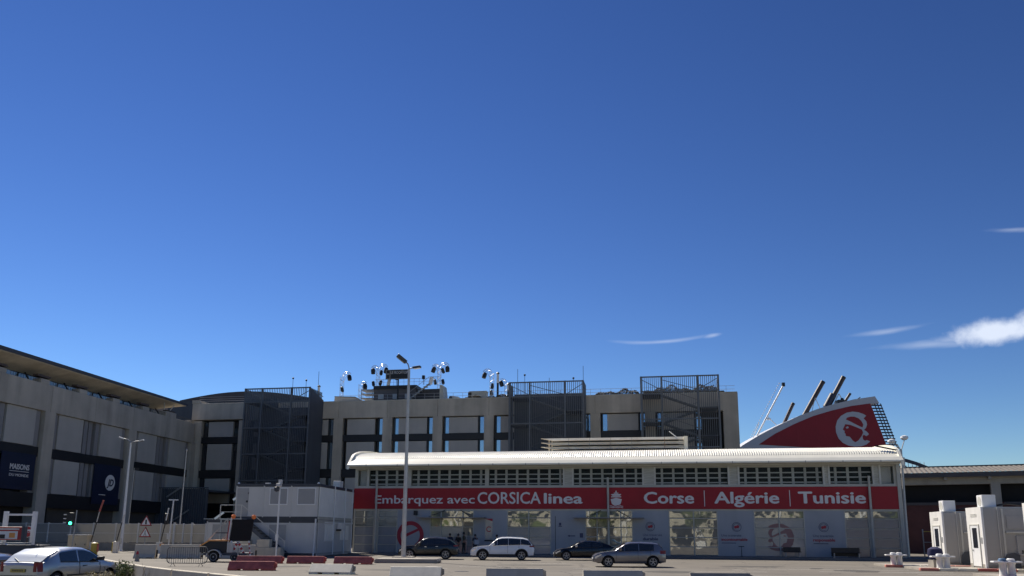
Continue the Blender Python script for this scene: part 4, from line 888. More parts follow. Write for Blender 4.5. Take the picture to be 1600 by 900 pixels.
for k in range(12):
    q = (k + .5) / 12; P('tread', MB().box(-5.9 + 3.7 * q - .14, -5.9 + 3.7 * q + .14, -1.12, -.23, 2.93 - 2.75 * q, 2.96 - 2.75 * q), m_rail, ss)
mb = MB()
for x in (-7.7, -5.95): mb.bar((x, -1.18, 2.98), (x, -1.18, 4.05), .05)
mb.bar((-7.7, -1.18, 4.05), (-5.9, -1.18, 4.05), .06).bar((-7.7, -1.18, 3.5), (-5.9, -1.18, 3.5), .04).bar((-7.7, -1.18, 4.05), (-7.7, -.1, 4.05), .05)
P('platform_rail', mb, m_steel, ss)
P('hand_rail', MB().bar((-5.9, -1.18, 4.05), (-2.2, -1.18, 1.2), .05).bar((-2.2, -1.18, 0), (-2.2, -1.18, 1.2), .05), m_steel, ss)
for x in (-7.6, -6.0): P('leg', MB().bar((x, -1.1, 0), (x, -1.1, 2.9), .1), m_rail, ss)
t = thing('ramp_gangway', 'light aluminium gangway section leaning above the low cabin roof', 'gangway', (-24.2, 66, 0), 0)
for (a, b, c, d) in ((1.3, 4.5, 2.1, 5.1), (-.1, 2.95, .6, 3.5)): P('rail', MB().bar((a, 0, b), (c, 0, d), .1, .16), m_alu, t)
P('rail', MB().bar((-1.0, 0, 2.95), (2.6, 0, 3.0), .05), m_rail, t); P('post', MB().bar((-.4, .3, 2.9), (-.4, .3, 2.95), .06), m_rail, t)
for i, (x, y, z, w_, h_, lab) in enumerate(((-19.9, 63.2, 0, 1.95, .75, 'lower concrete block at the foot of the camera pole'), (-21.5, 63.4, 0, 1.0, 1.35, 'tall concrete block behind the trailer sign, left of the pair'), (-19.9, 63.3, .75, 1.0, .62, 'upper concrete block stacked by the camera pole'))):
    t = tag(P('concrete_block', MB().box(0, w_, 0, .8, 0, h_), m_conc), lab, 'block', 'concrete blocks under the stair'); t.location = (x, y, z); bevel(t, .04)
t = thing('camera_pole', 'slim white pole with a surveillance camera in front of the cabins', 'pole', (-17.6, 60.8, 0), 0)
P('pole', MB().tube([(0, 0, 0), (0.0, 0, 5.45)], .065, 10), m_white, t); bevel(P('camera_housing', MB().box(-.18, .12, -.45, .1, 5.3, 5.55), m_cont, t), .04); P('camera_dome', MB().lathe([(.05, 0), (.2, -.05), (.18, -.3), (.05, -.38)], (-.15, -.3, 5.3), 12), m_contdk, t, smooth=True)
P('top_box', MB().box(-.1, .15, -.15, .1, 5.55, 5.85), m_cont, t); P('cable_box', MB().box(-.1, .12, -.15, -.06, 1.3, 1.75), m_white, t)

# ------------------------------------------------------------------ fence line on the left
fw = tag(P('low_wall', MB().box(-75, -24.6, 0, .3, 0, .78), m_concd), 'long low concrete wall carrying the grey perforated fence', 'wall'); fw.location = (0, 82, 0); bevel(fw, .03)
fn = thing('site_fence', 'light grey perforated sheet fence on the low wall', 'fence', (0, 82.15, .78), 0)
k = 0; x = -70.0
sheet = MB().box(.04, 2.24, -.012, .012, .04, 1.86).mesh('fence_panel', m_fence); postm = MB().box(-.06, .06, -.06, .06, -.02, 1.98).mesh('fence_post', m_whited); railm = MB().box(.045, 2.245, -.025, .025, .93, .98).box(.045, 2.245, -.025, .025, 1.86, 1.91).mesh('fence_rail', m_whited)
while x < -25.2:
    link('fence_panel', sheet, fn, (x, 0, 0)); link('fence_post', postm, fn, (x, 0, 0)); link('fence_rail', railm, fn, (x, 0, 0)); x += 2.29
gp = MB().box(-.09, .09, -.09, .09, -.7, 2.05).mesh('gate_post', m_whited)
for x in (-34.2, -32.4): link('gate_post', gp, fn, (x, -.2, 0))
def stub(label, x, y, h, head=None, r=.07, mat=m_steel, name='street_pole', lean=0, cat='pole'):
    t = thing(name, label, cat, (x, y, 0), 0); P('pole', MB().tube([(0, 0, 0), (lean, 0, h)], [r, r * .7], 8), mat, t, smooth=True); return t
# tall street lamps
def lamp(label, loc, H, heads, r0=.2, r1=.09, mat=m_steel, headm=m_steel):
    t = thing('lamp_post', label, 'lamp post', loc, 0, 'double-headed lamp posts')
    P('pole', MB().tube([(0, 0, 0), (0, 0, .05), (0, 0, H)], [r0, r0, r1], 14), mat, t, smooth=True); P('base_flange', MB().box(-.28, .28, -.28, .28, 0, .03), mat, t)
    P('access_door', MB().box(-.07, .07, -r0 - .012, -r0 + .02, .7, 1.25), m_louvre, t)
    for (dx, dz, L, tilt, sz) in heads:
        s_ = 1 if dx > 0 else -1
        P('arm', MB().tube([(0, 0, H - .4), (dx * .12, 0, H + dz * .35), (dx * .45, 0, H + dz * .78), (dx, 0, H + dz)], [.045] * 4, 8), m_rail, t, smooth=True)
        a = R(tilt); d_ = Vector((s_ * math.cos(a), -.25, math.sin(a))).normalized(); c = Vector((dx, 0, H + dz))
        up = Vector((-s_ * math.sin(a), 0, math.cos(a)))
        hd = P('lamp_head', MB().bar(c, c + d_ * L, sz, sz * .42, up), headm, t); bevel(hd, .04)
        P('lamp_glass', MB().bar(c + d_ * L * .12 - up * sz * .23, c + d_ * L * .92 - up * sz * .23, sz * .8, .03, up), m_frostw, hd)
    return t
lamp('tallest lamp post, dark double heads, on a concrete island before the terminal', (-7.55, 57, .0), 13.7, ((-.22, .52, .85, 38, .62), (.28, .12, .6, 6, .38)), .17, .085, headm=M('lamp_head_dark', (0.06, 0.065, 0.08), .4, metal=.3))
lamp('white double-headed lamp post before the shopping wing on the left', (-38.5, 80, 0), 10.7, ((-.75, .42, .5, 20, .26), (.85, .2, .55, 10, .26)), .16, .08, mat=m_white, headm=m_white)
t = thing('light_pole', 'thin plain pole without a lamp arm between wing and cabins', 'pole', (-37.0, 90, 0), 0); P('pole', MB().tube([(0, 0, 0), (.1, 0, 10.9)], [.1, .05], 8), m_steel, t, smooth=True); P('finial', MB().lathe([(.06, 0), (.12, .1), (.03, .3)], (.1, 0, 10.9), 8), m_steel, t)
t = thing('light_pole', 'very thin pole just right of the white double-headed lamp', 'pole', (-39.9, 84, 0), 0); P('pole', MB().tube([(0, 0, 0), (.1, 0, 8.5)], .04, 6), m_rail, t); P('bracket', MB().box(.2, .6, -.1, .1, 8.3, 8.5), m_black, t)
t = thing('light_pole', 'short white pole with small twin lamps near the cabins', 'pole', (-33.0, 78, 0), 0); P('pole', MB().tube([(0, 0, 0), (0.15, 0, 4.9)], .07, 8), m_white, t); P('cross_arm', MB().box(-.3, .6, -.05, .05, 4.9, 5.0), m_white, t); P('box', MB().box(-.15, .15, -.2, 0, 1.2, 1.8), m_whited, t)
isl = tag(P('lamp_island', MB().prism([(-1.9, 0), (2.15, 0), (2.2, .12), (2.1, .27), (-1.8, .27), (-1.9, .2)], -1.2, 1.6), m_concd), 'low dark-sided concrete island around the tallest lamp post', 'island'); isl.location = (-6.9, 53.5, 0); bevel(isl, .03)
isl2 = tag(P('lamp_footing', MB().box(-.7, .7, -.7, .9, 0, .3), m_concd), 'small square footing under the tallest lamp post', 'footing'); isl2.location = (-7.55, 57.0, 0)

# ------------------------------------------------------------------ barriers
def low_barrier(label, loc, L, mat, rz=0, h=.46, group='low concrete lane barriers'):
    w_ = .82 if mat == m_conclt else .6
    mb = MB(); a, b = .0, L
    pr = [(-w_ / 2, .0), (-w_ / 2, .1), (-.06, h - .015), (-.045, h), (.045, h), (.06, h - .015), (w_ / 2, .1), (w_ / 2, 0)]
    t = thing('lane_barrier', label, 'barrier', loc, rz, group)
    pr2 = [(y, z) for y, z in pr]; vs = []
    pk = [(0, L * .22), (L * .33, L * .62), (L * .73, L)]      # the feet between the fork pockets
    mb.prism([(y, max(z, .08)) for y, z in pr], .0, L, 'yz')
    o = P('barrier_body', mb, mat, t); bevel(o, .015)
    for x0, x1 in pk: P('foot', MB().box(x0 + .005, x1 - .005, -w_ / 2 + .01, w_ / 2 - .01, 0, .085), mat, t)
    P('end_key', MB().prism([(L, .1), (L + .12, .16), (L + .12, h - .1), (L, h - .05)], -.07, .07), mat if mat != m_conclt else m_concd, t)
    return t
low_barrier('red lane barrier in front, nearest the trailer wheels', (-14.25, 41.2, 0), 2.28, m_redc, R(1))
low_barrier('red lane barrier behind the nearest red one, under the black sign', (-17.0, 50.5, 0), 2.75, m_redc, R(3))
low_barrier('middle red lane barrier below the cabin corner', (-13.9, 50.6, 0), 2.3, m_redc, R(-1))
low_barrier('right-hand red lane barrier beside the lamp island', (-10.85, 50.0, 0), 2.3, m_redc, R(-1))
low_barrier('white lane barrier on the road before the red ones', (-9.4, 38.4, 0), 2.0, m_conclt, R(-6))
low_barrier('cream lane barrier below the tallest lamp post, cut by the frame', (-5.2, 35.2, 0), 2.2, m_conclt, 0, .48)
low_barrier('greyish lane barrier below the white car', (-1.04, 34.2, 0), 2.4, m_conc, 0, .48)
low_barrier('greyish lane barrier below the grey hatchback', (2.92, 33.0, 0), 2.4, m_conc, R(1), .48)
low_barrier('faint dark lane barrier farthest right, barely in frame', (6.85, 31.2, 0), 2.3, m_concd, R(1), .48)
def jersey(label, a, b, h=.8, group='tall concrete jersey barriers', w_=.5, mat=m_conc, toe=True):
    a = Vector(a); b = Vector(b); d = b - a; L = d.length; t = thing('jersey_barrier', label, 'barrier', (a.x, a.y, 0), math.atan2(d.y, d.x), group)
    pr = [(-w_ / 2, 0), (-w_ / 2, .1), (-w_ * .26, .3), (-.085, h - .02), (-.07, h), (.07, h), (.085, h - .02), (w_ * .26, .3), (w_ / 2, .1), (w_ / 2, 0)]
    bevel(P('barrier_body', MB().prism(pr, .055, L - .055, 'yz'), mat, t), .02)
    for x in (L * .25, L * .75): P('drain_slot', MB().box(x - .2, x + .2, -w_ / 2 - .004, w_ / 2 + .004, 0, .07), m_black, t)
    P('joint', MB().box(L - .05, L + .05, -.02, .02, .1, h * .6), m_black, t)
    return t
chain = [(-20.2, 37.6), (-19.0, 36.0), (-17.45, 34.2), (-16.25, 32.6), (-14.95, 30.7), (-13.4, 28.55), (-11.75, 26.3), (-10.0, 24.2), (-8.2, 22.3), (-6.4, 20.4), (-4.8, 18.6)]
nm = ['mostly behind the silver car', 'just right of the silver car roof', 'left of the green shrub', 'right behind the green shrub', 'below the striped warning signs', 'below the small red marker', 'under the steel crowd barrier', 'right of the crowd barrier', 'before the red lane barrier, top edge only', 'last at the bottom edge']
for i in range(len(chain) - 1): jersey('near concrete jersey barrier ' + nm[i], (*chain[i], 0), (*chain[i + 1], 0))
for a, b, lab in (((-27.2, 58.6), (-25.6, 58.7), 'far concrete barrier left of the signs, first of the row'), ((-25.4, 58.7), (-22.4, 58.9), 'far concrete barrier in the middle of the short row'), ((-22.0, 59.0), (-18.6, 59.2), 'far concrete barrier behind the crowd barrier and trailer')):
    jersey(lab, (*a, 0), (*b, 0), 1.0, 'far concrete jersey barriers', .7)
m_dull = M('dull_galvanised', (0.16, 0.155, 0.145), .7, var=.2)
t = thing('crowd_barrier', 'grey steel crowd barrier standing askew behind the jersey barriers', 'barrier', (-19.3, 45.6, .0), R(-3))
def rr_(x0, x1, z0, z1, r): 
    pts = []
    for cx_, cz_, a0 in ((x1 - r, z1 - r, 0), (x0 + r, z1 - r, 90), (x0 + r, z0 + r, 180), (x1 - r, z0 + r, 270)):
        for k in range(5): a = R(a0 + 90 * k / 4); pts.append((cx_ + r * math.cos(a), 0, cz_ + r * math.sin(a)))
    return pts + [pts[0]]
P('frame', MB().tube(rr_(0, 2.3, .18, 1.08, .2), .028, 8, False), m_dull, t, smooth=True)
for k in range(17): P('bar', MB().tube([(.13 + k * .128, 0, .2), (.13 + k * .128, 0, 1.06)], .014, 5), m_dull, t)
for x in (.35, 1.95): P('foot', MB().tube([(x, -.3, 0), (x, 0, .2), (x, .3, 0)], .018, 6), m_dull, t)

# ------------------------------------------------------------------ trailer with lamp sign
tr = thing('sign_trailer', 'towed lighting trailer with raised black sign panel and red-white striped legs', 'trailer', (-19.0, 53.2, 0), 0)
P('chassis', MB().box(-.9, 1.9, -.7, .7, .42, .58), m_cage2, tr)
P('engine_box', MB().prism([(-1.15, .6), (.55, .6), (.55, 1.3), (-.55, 1.3), (-1.15, .95)], -.7, .7), m_black, tr); P('orange_lid', MB().prism([(-1.18, .95), (-.57, 1.32), (.6, 1.32), (.6, 1.4), (-.62, 1.4), (-1.22, 1.0)], -.72, .72), m_orangep, tr)
P('side_hatch', MB().box(.6, 1.0, -.72, .7, .6, 1.25), m_louvre, tr)
def wheel(parent, x, y, r, w_=.2, rimm=m_rim, spokes=5, side=-1, name='wheel', dark=False):
    wdg = P('wheel', MB().lathe([(r * .62, -w_ / 2), (r * .93, -w_ / 2), (r, -w_ * .32), (r, w_ * .32), (r * .93, w_ / 2), (r * .62, w_ / 2)], (0, 0, 0), 28, 'y'), m_tyre, parent, (x, y, r), smooth=True)
    mb = MB().lathe([(r * .64, side * (w_ / 2 - .035)), (r * .64, side * (w_ / 2 - .03))], (0, 0, 0), 24, 'y')
    P('rim_disc', mb, m_trim if spokes else rimm, wdg)
    mb = MB().ring(0, 0, r * .62, r * .68, side * (w_ / 2 - .03), side * (w_ / 2 + .004), n=28)
    if spokes:
        for k in range(spokes):
            a = 6.28318 * k / spokes + .3
            for da in (-.13, .13):
                mb.bar((r * .1 * math.cos(a), side * (w_ / 2 - .012), r * .1 * math.sin(a)), (r * .6 * math.cos(a + da), side * (w_ / 2 - .004), r * .6 * math.sin(a + da)), .022, .03, (0, 1, 0))
    mb.lathe([(r * .16, side * (w_ / 2 - .03)), (r * .14, side * (w_ / 2 + .008))], (0, 0, 0), 14, 'y')
    P('rim', mb, rimm, wdg)
    return wdg
wheel(tr, -.15, -.85, .33, .22, m_cont, 0); wheel(tr, 1.1, -.5, .3, .2, m_cont, 0)
mb = MB(); pts = [(-.15 + .46 * math.cos(R(a)), -.85, .33 + .44 * math.sin(R(a))) for a in range(0, 181, 15)]
for p, q in zip(pts, pts[1:]): mb.bar(p, q, .05, .28, (0, 1, 0))
P('mudguard', mb, m_cont, tr)
P('sign_panel', MB().add([(.65, -.5, 1.33), (2.0, -.5, 1.33), (2.15, -.5, 2.7), (.78, -.5, 2.73), (.65, -.4, 1.33), (2.0, -.4, 1.33), (2.15, -.4, 2.7), (.78, -.4, 2.73)], [(0, 1, 2, 3), (4, 7, 6, 5), (0, 4, 5, 1), (1, 5, 6, 2), (2, 6, 7, 3), (3, 7, 4, 0)]), m_skyblk, tr)
for (xa, za, xb, zb) in ((.4, .5, .85, 1.33), (1.25, 1.3, .8, .4), (1.25, 1.3, 1.75, .4), (1.95, 1.35, 2.1, .4)):
    lg = P('leg', MB().bar((xa, -.55, za), (xb, -.55, zb), .05, .14), m_white, tr)
    a, b = Vector((xa, -.58, za)), Vector((xb, -.58, zb))
    for k in (1, 3, 5): P('red_stripe', MB().bar(a.lerp(b, k / 7), a.lerp(b, (k + 1) / 7), .05, .145), m_redw, lg)
P('side_mast', MB().bar((.5, -.5, .6), (.7, -.5, 2.85), .07), m_white, tr)
P('red_strip', MB().bar((.5, -.52, 1.0), (.6, -.52, 2.6), .04, .12), m_redw, tr)
P('frame_post', MB().bar((.3, -.3, .6), (.4, -.3, 2.8), .08), m_rail, tr); P('brace', MB().bar((-.8, -.4, 1.35), (.4, -.4, 2.75), .05), m_rail, tr); P('brace', MB().bar((-.3, -.4, 1.85), (.6, -.4, 1.85), .07), m_cage2, tr); P('brace', MB().bar((.05, -.4, 1.35), (.55, -.4, 1.85), .04), m_rail, tr)
for x, z in ((.82, 2.9), (2.15, 2.88)): P('warning_lamp', MB().lathe([(.05, -.14), (.14, -.06), (.15, .06), (.06, .15)], (x, -.5, z), 12), m_orange, tr, smooth=True)
P('drawbar', MB().bar((-.9, 0, .5), (-1.7, 0, .45), .08), m_rail, tr); P('jockey_leg', MB().bar((1.35, -.7, 0), (1.35, -.7, .9), .07), m_rail, tr)

# ------------------------------------------------------------------ signals, signs, cabinet, booms
t = thing('traffic_light', 'traffic light showing green beside the beige cabinet', 'traffic light', (-33.75, 62, 0), 0)
P('pole', MB().tube([(0.15, 0, 0), (.25, 0, 3.5)], .05, 8), m_rail, t); bevel(P('signal_head', MB().box(-.22, .12, -.2, .05, 2.3, 3.3), m_black, t), .04)
for z in (3.1, 2.8): P('lens', MB().lathe([(.11, 0), (.11, .02)], (-.05, -.21, z), 14, 'y'), m_trim, t)
P('green_lens', MB().lathe([(.12, 0), (.12, .03)], (-.05, -.23, 2.5), 16, 'y'), m_green, t)
for z in (2.55, 2.85, 3.15): P('visor', MB().box(-.62, -.42, -.2, .0, z - .04, z + .04), m_whited, t)
P('side_head', MB().box(-.4, -.24, -.15, .05, 2.4, 3.3), m_black, t)
t = thing('traffic_light', 'unlit traffic light on a thin pole right of the warning signs', 'traffic light', (-33.0, 78, 0), 0)
P('pole', MB().tube([(0, 0, 0), (.1, 0, 3.8)], .05, 8), m_rail, t); bevel(P('signal_head', MB().box(-.55, -.15, -.2, .05, 2.6, 3.65), m_black, t), .05); P('arm', MB().bar((-.4, 0, 1.5), (.3, 0, 1.5), .05), m_steel, t)
t = thing('warning_signs', 'two red-rimmed triangular warning signs stacked on one pole', 'sign', (-31.7, 70, 0), 0)
P('pole', MB().tube([(0, 0.05, 0), (0, 0.05, 3.2)], .04, 8), m_rail, t)
for i, z in enumerate((2.42, 1.45)):
    s_ = .5; tri = [(-s_, z), (s_, z), (0, z + .86)]; c_ = (0, z + .29)
    p1_ = P('sign_plate', MB().prism(tri, -.02, 0), m_redw, t); inn = [(c_[0] + (x - c_[0]) * .76, c_[1] + (zz - c_[1]) * .76) for x, zz in tri]
    P('white_face', MB().prism(inn, -.03, -.02), m_white, p1_)
    if i == 0: P('signal_symbol', MB().box(-.07, .07, -.04, -.03, z + .1, z + .5), m_black, p1_)
    else: P('walker_symbol', MB().bar((0, -.035, z + .3), (0, -.035, z + .45), .02, .08, (0, 1, 0)).bar((0, -.035, z + .3), (-.12, -.035, z + .1), .02, .05, (0, 1, 0)).bar((0, -.035, z + .3), (.12, -.035, z + .1), .02, .05, (0, 1, 0)).lathe([(.04, 0), (.04, .01)], (0, -.04, z + .5), 10, 'y'), m_black, p1_)
    P('black_edge', MB().prism([(x * 1.06, z - .03 + (zz - z) * 1.06) for x, zz in tri], .0, .01), m_black, p1_)
t = thing('utility_cabinet', 'beige utility cabinet behind the silver car, before the fence', 'cabinet', (-38.0, 70, 0), 0)
bevel(P('casing', MB().box(-.35, 1.35, 0, .9, 0, 1.55), m_beige, t), .03); P('top', MB().box(-.42, 1.42, -.06, .96, 1.55, 1.62), m_whited, t)
for x in (-.3, .52): dd = P('door', MB().box(x, x + .78, -.02, 0, .12, 1.48), m_beige, t); P('handle', MB().box(x + .65, x + .7, -.05, -.02, .7, .85), m_trim, dd)
for i, (x, y, h, lab) in enumerate(((-35.2, 68.5, .95, 'nearer yellow bollard at the raised boom'), (-36.4, 74.5, .95, 'farther yellow bollard at the raised boom'))):
    t = thing('yellow_bollard', lab, 'bollard', (x, y, 0), 0); P('post', MB().lathe([(.27, 0), (.27, h - .05), (.2, h)], (0, 0, 0), 16), m_yellow, t, smooth=True); P('cap', MB().lathe([(.2, h), (.05, h + .06)], (0, 0, 0), 14), m_trim, t); P('side_stain', MB().box(.26, .3, -.12, .12, .2, h - .1), m_redc, t)
for i, (x, y, lab, c_) in enumerate(((-36.6, 70.5, 'raised lane boom with a dark red upper half', m_redc), (-35.6, 73.0, 'raised lane boom with a grey upper half', m_rail))):
    t = thing('barrier_boom', lab, 'boom', (x, y, 0), 0, 'raised booms at the fence lane'); P('boom', MB().bar((0, 0, .9), (.35, 0, 2.7), .05, .09), m_black, t); P('boom_tip', MB().bar((.35, 0, 2.7), (.5, 0, 3.6 - i * .2), .05, .1), m_steel, t); 
    if i == 0: P('red_tip', MB().bar((.5, 0, 3.6), (.75, 0, 4.6), .05, .14), m_redc, t)
    P('drive_box', MB().box(-.2, .2, -.15, .15, 0, 1.0), m_whited, t)
t = thing('barrier_boom', 'raised boom with a dark lower half left of the cabins', 'boom', (-31.2, 72, 0), 0); P('boom', MB().bar((0, 0, .8), (.35, 0, 2.9), .05, .1), m_black, t); P('boom_tip', MB().bar((.35, 0, 2.9), (.5, 0, 4.0), .05, .14), m_white, t); P('drive_box', MB().box(-.3, .15, -.15, .15, 0, 1.0), m_whited, t); P('orange_lamp', MB().box(.05, .35, -.2, .0, .65, .85), m_orangep, t)
t = thing('marker_post', 'small grey traffic marker with a red top beyond the jersey barriers', 'marker', (-24.2, 52.6, 0), 0)
P('body', MB().lathe([(.17, 0), (.15, .05), (.09, .45)], (0, 0, 0), 12), m_concd, t, smooth=True); P('red_top', MB().lathe([(.09, .45), (.06, .62), (.02, .66)], (0, 0, 0), 12), m_redw, t, smooth=True)
t = thing('height_frame', 'white steel height-limit frame at the left edge behind the silver car', 'frame', (0, 42, 0), 0)
for x in (-26.35, -24.85): P('post', MB().box(x - .09, x + .09, -.09, .09, 0, 2.9), m_white, t)
P('top_bar', MB().box(-26.26, -24.94, -.04, .04, 2.68, 2.78), m_white, t); P('lower_bar', MB().box(-25.9, -24.94, -.04, .04, 1.9, 1.97), m_white, t)
t = thing('stop_sign', 'octagonal red stop sign seen behind the white height frame', 'sign', (-29.9, 50, 0), 0)
P('post', MB().tube([(-.1, .05, 0), (0, .05, 2.0)], .05, 8), M('timber_brown', (0.10, .07, .055), .7), t); P('rim', MB().lathe([(.36, 0), (.36, .02)], (0, 0, 1.85), 8, 'y'), m_whited, t); P('face', MB().lathe([(.32, 0), (.32, .01)], (0, -.015, 1.85), 8, 'y'), m_redw, t); textp('lettering', t, 'STOP', -.22, 1.79, width=.44, height=.13, depth=.004, y=-.017, mat=m_white)
t = thing('advert_trailer', 'red and white advertising board on a dark trailer at the left edge', 'advert board', (-25.3, 40.6, 0), R(3))
bevel(P('board', MB().box(-2.0, .7, 0, .12, 1.45, 2.1), m_redw, t), .02); P('white_face', MB().box(-1.9, .5, -.02, 0, 1.5, 1.88), m_white, t); P('back_panel', MB().box(-2.0, .7, .121, .15, 1.45, 2.1), m_concd, t)  # grey back panel added to keep red bounce off the frame posts
P('slope_print', MB().prism([(-.9, 1.52), (-.1, 1.52), (-.1, 1.72), (-.4, 1.72)], -.03, -.02), m_black, t); P('orange_print', MB().box(.1, .38, -.03, -.02, 1.56, 1.8), m_orangep, t); P('header_strip', MB().box(-1.8, .55, -.01, 0, 1.95, 2.02), m_whited, t)
P('side_panel', MB().box(.7, .85, -.05, .2, 1.35, 2.12), m_cage2, t); P('shelf', MB().box(-2.2, .95, -.1, .5, 1.26, 1.32), m_rail, t)
P('chassis', MB().box(-2.2, 1.6, .1, 1.2, .4, 1.2), m_cage2, t); wheel(t, 1.0, -.05, .3, .2, m_cont, 0)

# shrub and dry stalks by the near barriers
def foliage(label, name, cat, loc, rx, ry, h, n, mat, seed, size=(.03, .07)):
    t = thing(name, label, cat, loc, 0); r = random.Random(seed); mb = MB(); st_ = MB()
    for i in range(26):
        a = r.uniform(0, 6.28); q = r.random() ** .5; p1_ = (math.cos(a) * rx * q, math.sin(a) * ry * q, h * r.uniform(.55, 1.0)); st_.tube([(p1_[0] * .2, p1_[1] * .2, 0), (p1_[0] * .7, p1_[1] * .7, p1_[2] * .55), p1_], [.012, .008, .003], 4)
        for k in range(n // 26):
            f = r.uniform(.2, 1); c = Vector((p1_[0] * f, p1_[1] * f, p1_[2] * f)) + Vector((r.gauss(0, .07), r.gauss(0, .07), r.gauss(0, .06)))
            if c.z < .02: c.z = .02
            d_ = Vector((r.gauss(0, 1), r.gauss(0, 1), r.gauss(0, .8))).normalized(); b = d_.orthogonal().normalized(); s_ = r.uniform(*size)
            mb.add([c - d_ * s_, c + b * s_ * .4, c + d_ * s_, c - b * s_ * .4], [(0, 1, 2, 3)])
    link('leaves', mb.mesh('leaves', mat, fix=False), t); P('stems', st_, m_twig, t)
    return t
foliage('green weedy shrub growing against the near jersey barriers', 'weed_shrub', 'shrub', (-12.9, 27.2, 0), .3, .3, .92, 1300, m_leaf, 3)
foliage('pale dry bush between the silver car and the green shrub', 'dry_bush', 'shrub', (-13.7, 27.5, 0), .7, .45, .55, 1300, M('leaf_straw', (0.42, 0.38, 0.24), .8, var=.3, scale=8), 5)
t = thing('dry_weeds', 'thin dry weed stalks before the jersey barriers right of the shrub', 'weeds', (-12.2, 25.6, 0), 0); mb = MB(); r = random.Random(11)
for i in range(22):
    x = r.uniform(-.5, .9); a = r.gauss(0, .25); hh = r.uniform(.4, .95); mb.tube([(x, 0, 0), (x + a * hh * .5, .05, hh * .6), (x + a * hh, .1, hh)], [.008, .006, .003], 4)
P('stalks', mb, m_twig, t, stuff=True)

# benches and people at the terminal
def bench(label, u, w_, back=True, y=-1.0, mat=m_cage2):
    t = thing('bench', label, 'bench', TP(u, y, .13), rzT)
    bevel(P('seat', MB().box(0, w_, -.25, .2, .38, .45), mat, t), .01)
    P('backrest', MB().box(0, w_, .17, .22, .1 if back else .45, .8), mat, t)
    for x in (.12, w_ - .18): P('leg', MB().box(x, x + .07, -.22, .18, 0, .38), m_rail, t)
    return t
bench('black solid-backed bench by the blue panes at the right end', 42.0, 2.2, y=-2.0, mat=m_black)
bench('dark rounded double seat under the big faded ring emblem', 38.4, 1.4, False, y=-.8, mat=m_black)
t = thing('bin_stand', 'small dark stand before the second printed wall panel', 'stand', TP(35.0, -.7, .13), rzT); P('post', MB().tube([(0, 0, 0), (0, 0, .55)], .03, 6), m_black, t); P('plate', MB().box(-.22, .22, -.12, .12, .8, .86), m_darkband, t); P('base', MB().lathe([(.14, 0), (.03, .06)], (0, 0, 0), 10), m_black, t); P('neck', MB().tube([(0, 0, .55), (0, 0, .8)], .02, 5), m_black, t)
# road paint
mk = MB()
for (x, y, w_, l_, a) in ((13.5, 46.5, .12, 9, -4), (16.5, 43.5, .12, 7, -3), (-3, 47.5, .12, 2.5, 3), (3.5, 46, .1, 4, -3), (9.5, 43, .12, 4, -2), (-6.5, 44.5, .1, 3, 2), (1, 53.3, .12, 3, -6), (20.5, 41, .12, 4.5, -4), (10.5, 38.5, .1, 3.5, -5)):
    c_, s_ = math.cos(R(a)), math.sin(R(a)); mk.add([(x, y, .004), (x + l_ * c_, y + l_ * s_, .004), (x + l_ * c_ - w_ * s_, y + l_ * s_ + w_ * c_, .004), (x - w_ * s_, y + w_ * c_, .004)], [(0, 1, 2, 3)])
struct(P('road_markings', mk, m_mark))

r = random.Random(21)
for i, (x, y) in enumerate(((-2.5, 41.5), (12.6, 45.0), (4.2, 40.6), (-4.6, 47.2), (17.8, 47.4))):
    t = tag(P('manhole_cover', MB().lathe([(.38, 0), (.38, .006)], (0, 0, 0), 20), m_concd if i % 2 else m_darkband), ['dark round manhole cover on the road before the lamp island', 'pale round manhole cover right of the grey hatchback', 'dark round manhole cover before the grey hatchback', 'pale round manhole cover before the white car', 'dark round manhole cover toward the booths'][i], 'manhole cover'); t.location = (x, y, .001)
pt = MB()
for (x, y, a, b) in ((-6, 42.6, 3.4, .9), (8.2, 42.4, 2.6, 1.3), (1.5, 50.5, 5, .8), (15, 50.2, 4, 1.0), (-13, 46.2, 3, 1.1), (19, 44.8, 2.2, 1.6)):
    n_ = 12; pt.add([(x + a * math.cos(6.283 * k / n_) * (1 + r.uniform(-.15, .1)) * (.5 if k % 3 else .55), y + b * math.sin(6.283 * k / n_) * (1 + r.uniform(-.2, .1)), .004) for k in range(n_)], [tuple(range(n_))])
struct(P('asphalt_patches', pt, M('patch_asphalt', (0.085, 0.078, 0.068), .9, var=.3, scale=2, bump=.2)))
